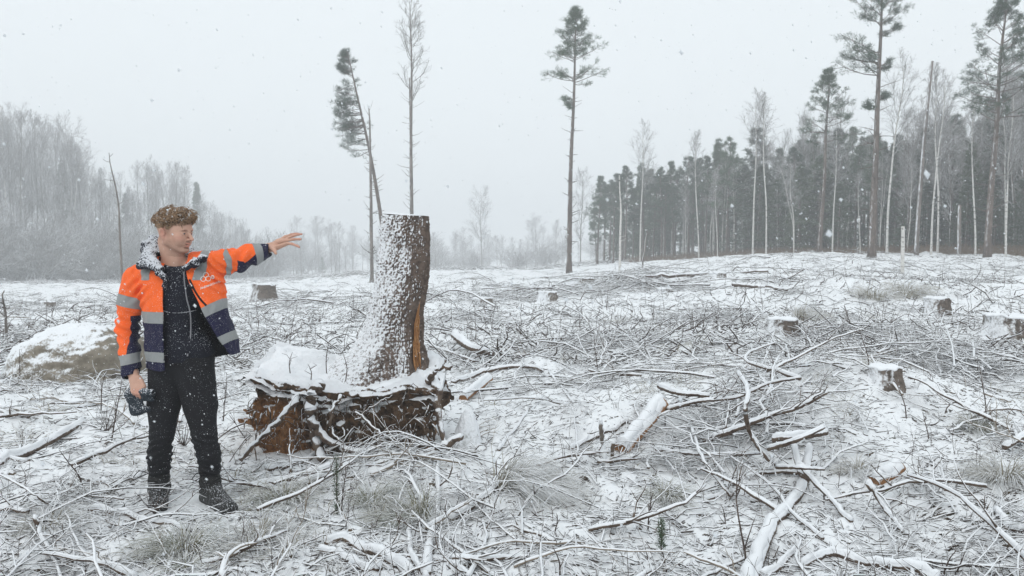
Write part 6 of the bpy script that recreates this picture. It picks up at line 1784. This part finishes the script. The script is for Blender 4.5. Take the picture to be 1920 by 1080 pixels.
stuff(a, 'brushwood', M_TWIG, 'snow-dusted felling debris over the far part of the clearing')

M_LITTER = snowy('dark_litter', (0.03, 0.02, 0.015), (0.08, 0.055, 0.04), 0.6, 1.0, 60, 0.9, 14, bumpd=0)
# short bits of twig, bark chips and stalks poking through the snow
def bits(n, y0, y1, l, r, up=0.25, mat=M_TWIG, K=3):
    x, Y, px = scatter(n, y0, y1); m = keep_out(x, Y); x, Y = x[m], Y[m]; N = len(x)
    az = rnd(0, 6.283, N); L = l * (0.3 + np.minimum(rng.exponential(0.6, N), 2.0)); P = np.zeros((N, K, 3))
    for k in range(K):
        P[:, k, 0] = x + np.cos(az) * L * k / (K - 1); P[:, k, 1] = Y + np.sin(az) * L * k / (K - 1); az = az + rng.normal(0, .5, N)
    el = np.minimum(np.abs(rng.normal(0, up, N)), 0.8) * L
    P = conform(P, r * 0.2 + el[:, None] * np.linspace(0, 1, K)[None])
    return P, (r * rnd(0.5, 1.5, N))[:, None] * np.linspace(1, .6, K)[None]
a = Acc(); a.tubes(*bits(13000, 2.4, 12, 0.08, 0.0048), 4, False); a.tubes(*bits(7000, 10, 40, 0.25, 0.011, 0.4), 4, False)
stuff(a, 'twig_litter', M_TWIG, 'short broken twigs scattered through the thin snow')
a = Acc(); a.tubes(*bits(7000, 2.4, 12, 0.05, 0.0042), 4, False); a.tubes(*bits(4000, 10, 40, 0.2, 0.012, 0.5), 4, False)
stuff(a, 'bark_litter', M_LITTER, 'dark bits of bark and twig showing through the snow')
# thin upright stalks, everywhere
def stalks(n, y0, y1, hgt, r, lean=0.25):
    x, Y, px = scatter(n, y0, y1); m = keep_out(x, Y); x, Y = x[m], Y[m]; N = len(x)
    K = 5; P = np.zeros((N, K, 3)); P[:, 0] = np.stack([x, Y, terrain(x, Y) - 0.01], -1); d = rng.normal(0, lean, (N, 3)); d[:, 2] = 1; H = hgt * (0.25 + np.minimum(rng.exponential(0.45, N), 1.3))
    for k in range(1, K):
        d = d + rng.normal(0, .12, (N, 3)); d /= np.linalg.norm(d, axis=1, keepdims=True); P[:, k] = P[:, k-1] + d * (H / (K - 1))[:, None]
    return P, (r * rnd(0.6, 1.3, N))[:, None] * np.linspace(1, .4, K)[None]
a = Acc(); P, R = stalks(900, 2.6, 14, 0.16, 0.0022); a.tubes(P, R, 3, False); B, Q = grow(P, R, 3, lambda m: rng.uniform(.3, .9, m), .7, lambda t: 0.05 + 0 * t, 3, .1, .15, .7, rmin=.0012); a.tubes(B, Q, 3, False)
P, R = stalks(1700, 12, 45, 0.40, 0.006); a.tubes(P, R, 3, False)
stuff(a, 'dry_stalks', M_DARKTWIG, 'thin dark stalks and seedlings standing up out of the snow')

# short withered grass
def grass_blades(cx, cy, rad, n, h, w, flop=(0, 0), spread=0.55, K=5):
    a_ = rnd(0, 6.283, n); rr = rad * np.sqrt(rng.uniform(0, 1, n)) * 0.45
    x, y = cx + np.cos(a_) * rr, cy + np.sin(a_) * rr; P = np.zeros((n, K, 3)); P[:, 0] = np.stack([x, y, terrain(x, y) - 0.01], -1)
    d = np.stack([np.cos(a_) * spread + flop[0], np.sin(a_) * spread + flop[1], np.ones(n)], -1) + rng.normal(0, .28, (n, 3)); d /= np.linalg.norm(d, axis=1, keepdims=True)
    L = h * rnd(.45, 1.3, n)
    for k in range(1, K):
        d = d + np.stack([np.cos(a_) * .25 + flop[0] * .5, np.sin(a_) * .25 + flop[1] * .5, -np.full(n, 0.62)], -1) * (k / K) * 1.4; d /= np.linalg.norm(d, axis=1, keepdims=True)
        P[:, k] = P[:, k-1] + d * (L / (K - 1))[:, None]
        P[:, k, 2] = np.maximum(P[:, k, 2], terrain(P[:, k, 0], P[:, k, 1]) + 0.006)
    return P, (w * rnd(.6, 1.3, n))[:, None] * np.array([1, 1, .85, .6, .2])[None]
for px, py, rad, n, h, flop, mat, lab in [
    (345, 1035, .22, 420, .24, (0, -.1), M_GRASS, 'green-tinged grass tussock under snow at the bottom, left of centre'),
    (350, 1075, .10, 120, .14, (.1, 0), M_GRASS, 'small green grass tuft at the very bottom below the larger green tussock'),
    (500, 1005, .20, 330, .24, (.5, -.3), M_STRAW, 'straw-coloured grass tussock flopping to the right, between the man and the picture bottom'),
    (530, 935, .18, 380, .24, (0, -.2), M_GRASS, 'frosted grass tussock just right of the man\'s boots'),
    (965, 925, .30, 700, .42, (.9, -.2), M_STRAW, 'largest grass tussock, long bleached blades combed to the right, in the middle of the foreground'),
    (770, 980, .22, 300, .26, (-.4, -.2), M_GRASS, 'snow-loaded grass tussock left of the snowy branch at the bottom centre'),
    (1250, 940, .16, 220, .2, (0, -.3), M_GRASS, 'green-tinged grass tuft in the hollow left of the thick curved limb'),
    (1835, 810, .20, 260, .22, (0, -.3), M_GRASS, 'green-tinged grass clump at the far right edge of the foreground'),
    (1640, 560, .7, 260, .55, (.2, 0), M_STRAW, 'pale reedy grass patch beyond the bare mound on the right'),
    (1700, 552, .7, 260, .55, (.2, 0), M_STRAW, 'second pale reedy grass patch, towards the brown rotten stump'),
    (1510, 600, .5, 300, .4, (.6, 0), M_STRAW, 'bleached tussock like a mop just right of the low flat-topped stump'),
    (1600, 875, .14, 160, .16, (-.3, -.2), M_STRAW, 'small frosted tuft beside the small red-brown chunk of wood'),
    (700, 950, .16, 200, .2, (.2, -.2), M_GRASS, 'small frosted tuft in front of the root plate'),
    (1880, 900, .24, 320, .24, (-.3, -.2), M_STRAW, 'wide frosted tuft at the right edge near the picture bottom'),
    (90, 1000, .18, 200, .2, (.2, -.2), M_STRAW, 'frosted tuft near the dark curved branch at the lower left')]:
    g = G(px, py); P, R = grass_blades(g[0], g[1], rad, n, h, 0.0022 if g[1] < 9 else 0.006, flop)
    a = Acc(); a.tubes(P, R, 3, False); tag(a.obj('grass_tussock', mat, origin=g), lab, 'grass tussock')
a = Acc()
xs, ys, _ = scatter(650, 2.4, 16); m = (noise3(xs / .8, ys / .8, 2) > 0.0) & keep_out(xs, ys); xs, ys = xs[m], ys[m]
for i in range(len(xs)):
    P, R = grass_blades(xs[i], ys[i], .12 * (1 + ys[i] / 10), 16, .11 * (1 + ys[i] / 12), .0017 * (1 + ys[i] / 6), (rng.normal(0, .3), rng.normal(0, .3)), .8); a.tubes(P, R, 3, False)
stuff(a, 'grass', M_STRAW, 'short withered grass poking through the snow')

# --- branches one can tell apart: each an object of its own
LM = [(120, 660, 'the large boulder'), (345, 940, "the man's boots"), (640, 870, 'the front of the root plate'), (880, 800, 'the mossy stone'), (1200, 830, 'the tipped-up split log'), (1390, 800, 'the great brush pile'),
      (1470, 610, 'the low flat-topped stump'), (1665, 710, 'the crumbling stump on the mound'), (1762, 575, 'the brown rotten stump'), (1900, 620, 'the wide stump at the right edge'), (965, 925, 'the largest grass tussock'),
      (1460, 980, 'the thick curved limb'), (345, 1035, 'the green-tinged tussock'), (60, 850, 'the thick log at the left'), (1180, 530, 'the brush heap below the lone pine'), (492, 550, 'the old knee-high stump'),
      (980, 700, 'the mound with the root arch'), (1100, 640, 'the middle of the clearing'), (700, 1050, 'the thick smooth branch at the bottom'), (1662, 900, 'the small red-brown wood chunk'), (800, 1040, 'the wishbone branch'), (900, 568, 'the stump with the thin white lid'), (1860, 830, 'the grass clump at the right edge')]
used = {}
ADJ = [('long', 'short'), ('thick', 'thin'), ('straight', 'bent')]
M_BR2 = snowy('pale_branch_snow', (0.20, 0.16, 0.12), (0.34, 0.28, 0.22), 0.10, 0.5, 45, 0.55, 18, bumpd=0.003)
nb_ = 0
for i in range(260):
    if nb_ >= 190: break
    u = rng.uniform(); Y = 1 / (1 / 2.9 + (1 / 22 - 1 / 2.9) * u); px = rnd(-20, 1940); x = (px - 960) / F * Y
    s, h = heap(np.array([x]), np.array([Y]))
    if not keep_out(np.array([x]), np.array([Y]))[0] or rng.uniform() > 0.25 + s[0]: continue
    if keep_out(np.array([x]), np.array([Y + .5]))[0] is False: continue
    L = rnd(0.28, 1.0) * (1 + Y / 14); r = rnd(0.006, 0.018) * (1 + Y / 22); az = rnd(0, math.pi); bend = rng.normal(0, 0.9)
    K = 12; t = np.linspace(0, 1, K); A = az + bend * 0.7 * (t - .5) + 0.12 * np.sin(t * 9 + rnd(0, 6)) + np.cumsum(rng.normal(0, .09, K))
    xx = x + np.cumsum(np.cos(A)) / K * L; yy = Y + np.cumsum(np.sin(A)) / K * L; xx -= (xx.mean() - x); yy -= (yy.mean() - Y)
    if not keep_out(xx, yy).all(): continue
    o0 = rng.uniform(0.0, 1) * h[0] + r * .6; o1 = max(o0 + rng.normal(0, .10), r * .5)
    P = np.stack([xx, yy, terrain(xx, yy) * 0.5 + 0.5 * np.linspace(terrain(xx[0], yy[0]), terrain(xx[-1], yy[-1]), K) + np.linspace(o0, o1, K) + 0.05 * np.sin(t * 3.1) * L * rng.uniform()], -1)
    P[:, 2] = np.maximum(P[:, 2], terrain(xx, yy) + r * 0.2)
    R = np.linspace(r, r * .45, K) * (1 + .08 * rng.normal(0, 1, K))
    a = Acc(); a.tubes(P[None], R[None], 7)
    ns = int(rng.integers(2, 8)); B, Q = grow(P[None], R[None], ns, lambda m: rng.uniform(.12, .95, m), .75, lambda t_: L * .35 + 0 * t_, 6, .05, .2, .5, rmin=.003); a.tubes(B, Q, 5)
    C_, S_ = grow(B, Q, 3, lambda m: rng.uniform(.2, .95, m), .75, lambda t_: L * .13 + 0 * t_, 4, 0, .2, .6, rmin=.0022); a.tubes(C_, S_, 4)
    qx, qy = proj(P.mean(0)); lm = min(LM, key=lambda q: (q[0] - qx)**2 + ((q[1] - qy) * 1.6)**2)
    sx = 'right of' if qx > lm[0] + 45 else 'left of' if qx < lm[0] - 45 else 'close to'; sy = ', nearer the camera' if qy > lm[1] + 30 else ', farther off' if qy < lm[1] - 30 else ''
    words = '%s %s %s branch %s %s%s' % ('long' if L > .8 else 'short', 'thick' if r > .015 else 'thin', 'bent' if abs(bend) > .8 else 'straight', sx, lm[2], sy)
    used.setdefault(words, []).append(None)
    k = len(used[words])
    if k > 1: words = words.replace(' branch ', ' branch, %s of its kind, ' % ORD[k - 1], 1)
    words = ' '.join(words.split()[:16])
    pale = rng.uniform() < .25
    o = a.obj('fallen_branch', M_BR2 if pale else M_BRANCH, origin=P[0]); tag(o, words, 'branch', 'fallen branches on the clearing')
    if r > .012 and rng.uniform() < .35: snow_strip(P, R).obj('snow', M_SNOW, o, origin=P[0])
    nb_ += 1

# --- seedlings and thin upright shoots that stand out
SH = [(1247, 800, 60), (1700, 790, 90), (1742, 830, 60), (1850, 800, 120), (1630, 690, 80), (208, 830, 130), (190, 780, 90), (160, 925, 110), (465, 830, 70), (418, 790, 90), (1512, 660, 60), (1575, 650, 55), (1120, 700, 90),
      (1008, 960, 60), (1460, 720, 70), (1770, 1080, 70), (1790, 1080, 60), (1215, 1000, 90), (1400, 1060, 190), (1040, 1000, 40), (640, 975, 110), (1360, 1000, 60), (1050, 1075, 70), (1250, 1075, 60), (1885, 640, 60), (35, 720, 70), (520, 690, 60), (590, 640, 55), (1545, 940, 40), (330, 800, 50)]
for i, (px, py, hp) in enumerate(SH):
    g = G(px, py); H = hp / F * g[1]
    K = 7; d = np.array([rng.normal(0, .12), rng.normal(0, .1), 1.0]); P = [g - [0, 0, .01]]
    for k in range(K - 1): d = d + rng.normal(0, .09, 3); d /= np.linalg.norm(d); P.append(P[-1] + d * H / (K - 1))
    P = np.array(P); R = np.linspace(.0042, .0014, K) * (1 + H)
    a = Acc(); a.tubes(P[None], R[None], 5); nsh = int(rng.integers(2, 7)); B, Q = grow(P[None], R[None], nsh, lambda m: rng.uniform(.15, .9, m), .65, lambda t_: H * .35 + 0 * t_, 5, .3, .1, .7, rmin=.0012); a.tubes(B, Q, 4)
    lm = min(LM, key=lambda q: (q[0] - px)**2 + ((q[1] - py) * 1.6)**2)
    w = '%s %s shoot standing up out of the snow %s %s' % ('tall' if H > .4 else 'short', 'many-twigged' if nsh > 4 else 'sparse', 'right of' if px > lm[0] else 'left of', lm[2])
    used.setdefault(w, []).append(None); k = len(used[w])
    if k > 1: w = w.replace(' shoot ', ' shoot, %s of two, ' % ('second' if k == 2 else 'third'), 1)
    tag(a.obj('seedling', M_DARKTWIG, origin=g), ' '.join(w.split()[:16]), 'seedling', 'shoots standing in the snow')
# bushy seedlings near the man
for px, py, lab in [(200, 812, 'bushy bare seedling beside the long level branch, left of the man'), (345, 840, 'bare bramble standing behind and between the legs of the man'), (290, 965, 'low dark bramble tangled round the rear boot')]:
    g = G(px, py); n = 16; P = np.zeros((n, 6, 3)); P[:, 0] = g; d = rng.normal(0, .35, (n, 3)); d[:, 2] = 1; H = rnd(.12, .36, n) * (0.6 if py > 900 else 1)
    for k in range(1, 6): d = d + rng.normal(0, .12, (n, 3)); d /= np.linalg.norm(d, axis=1, keepdims=True); P[:, k] = P[:, k-1] + d * (H / 5)[:, None]
    a = Acc(); a.tubes(P, np.full((n, 6), .0026) * np.linspace(1, .4, 6), 4); tag(a.obj('seedling', M_DARKTWIG, origin=g), lab, 'seedling')
# small spruce seedlings
for px, py, hp, lab in [(632, 975, 120, 'small dark spruce seedling in the foreground in front of the root plate'), (1240, 1035, 60, 'tiny spruce seedling at the bottom, left of the thick curved limb')]:
    g = G(px, py); H = hp / F * g[1]; n = 34; z = np.linspace(.1, 1, n) * H; P = np.stack([np.full(n, g[0]), np.full(n, g[1]), g[2] + z], -1)
    v, f = blades(P, np.tile([0, 0, .6], (n, 1)), 9, .038, .0016, .9, .3); a = Acc(); a.add(v, f); o = tag(a.obj('spruce_seedling', M_SPRUCE, origin=g, smooth_=False), lab, 'seedling')
    b_ = Acc(); b_.tubes(np.array([[g, g + [0, 0, H]]]), np.array([[.005, .002]]), 5); b_.obj('stem', M_DARKTWIG, o, origin=g)
# ------------------------------------------------------------------ falling snow
def snowfall():
    P = []
    for n, y0, y1 in ((40, 0.6, 1.3), (1300, 1.3, 3.0), (5600, 3.0, 5.5), (26000, 5.5, 18.0)):
        Y = (y0**3 + (y1**3 - y0**3) * rng.uniform(0, 1, n)) ** (1 / 3)
        x = rng.uniform(-1, 1, n) * (Y * 0.80 + 0.3); top = Y * 0.45; z = CAMH + rng.uniform(-1, 1, n) * (Y * 0.45 + 0.1)
        P.append(np.stack([x, Y, z], -1))
    P = np.concatenate(P); P = P[P[:, 2] > terrain(P[:, 0], P[:, 1], False) + 0.05]; n = len(P)
    o = np.array([[1, 0, 0], [-1, 0, 0], [0, 1, 0], [0, -1, 0], [0, 0, 1], [0, 0, -1]], float)
    f = np.array([[0, 2, 4], [2, 1, 4], [1, 3, 4], [3, 0, 4], [2, 0, 5], [1, 2, 5], [3, 1, 5], [0, 3, 5]])
    r = np.clip(rng.lognormal(math.log(0.0021), 0.38, n), 0.0011, 0.0052)
    sc = r[:, None] * rng.uniform(0.7, 1.3, (n, 3)) * [1, 1, 1.25]
    v = P[:, None] + (o[None] + rng.normal(0, .12, (n, 6, 3))) * sc[:, None]
    v[:, :, 0] += (v[:, :, 2] - P[:, None, 2]) * -0.25
    q = (f[None] + 6 * np.arange(n)[:, None, None]).reshape(-1, 3)
    m, nt, b = new_mat('snowflakes'); b.inputs['Base Color'].default_value = (0.86, 0.88, 0.9, 1)
    tr = nd(nt, 'ShaderNodeBsdfTranslucent'); tr.inputs[0].default_value = (0.9, 0.92, 0.94, 1); mx = nd(nt, 'ShaderNodeMixShader'); mx.inputs[0].default_value = 0.55
    nt.links.new(b.outputs[0], mx.inputs[1]); nt.links.new(tr.outputs[0], mx.inputs[2]); nt.links.new(mx.outputs[0], [n for n in nt.nodes if n.type == 'OUTPUT_MATERIAL'][0].inputs[0])
    ob = add('snowfall', v.reshape(-1, 3), q, m, origin=(0, 0, 0))
    tag(ob, 'falling snowflakes in the air between the camera and the middle of the clearing', 'falling snow', kind='stuff')
snowfall()
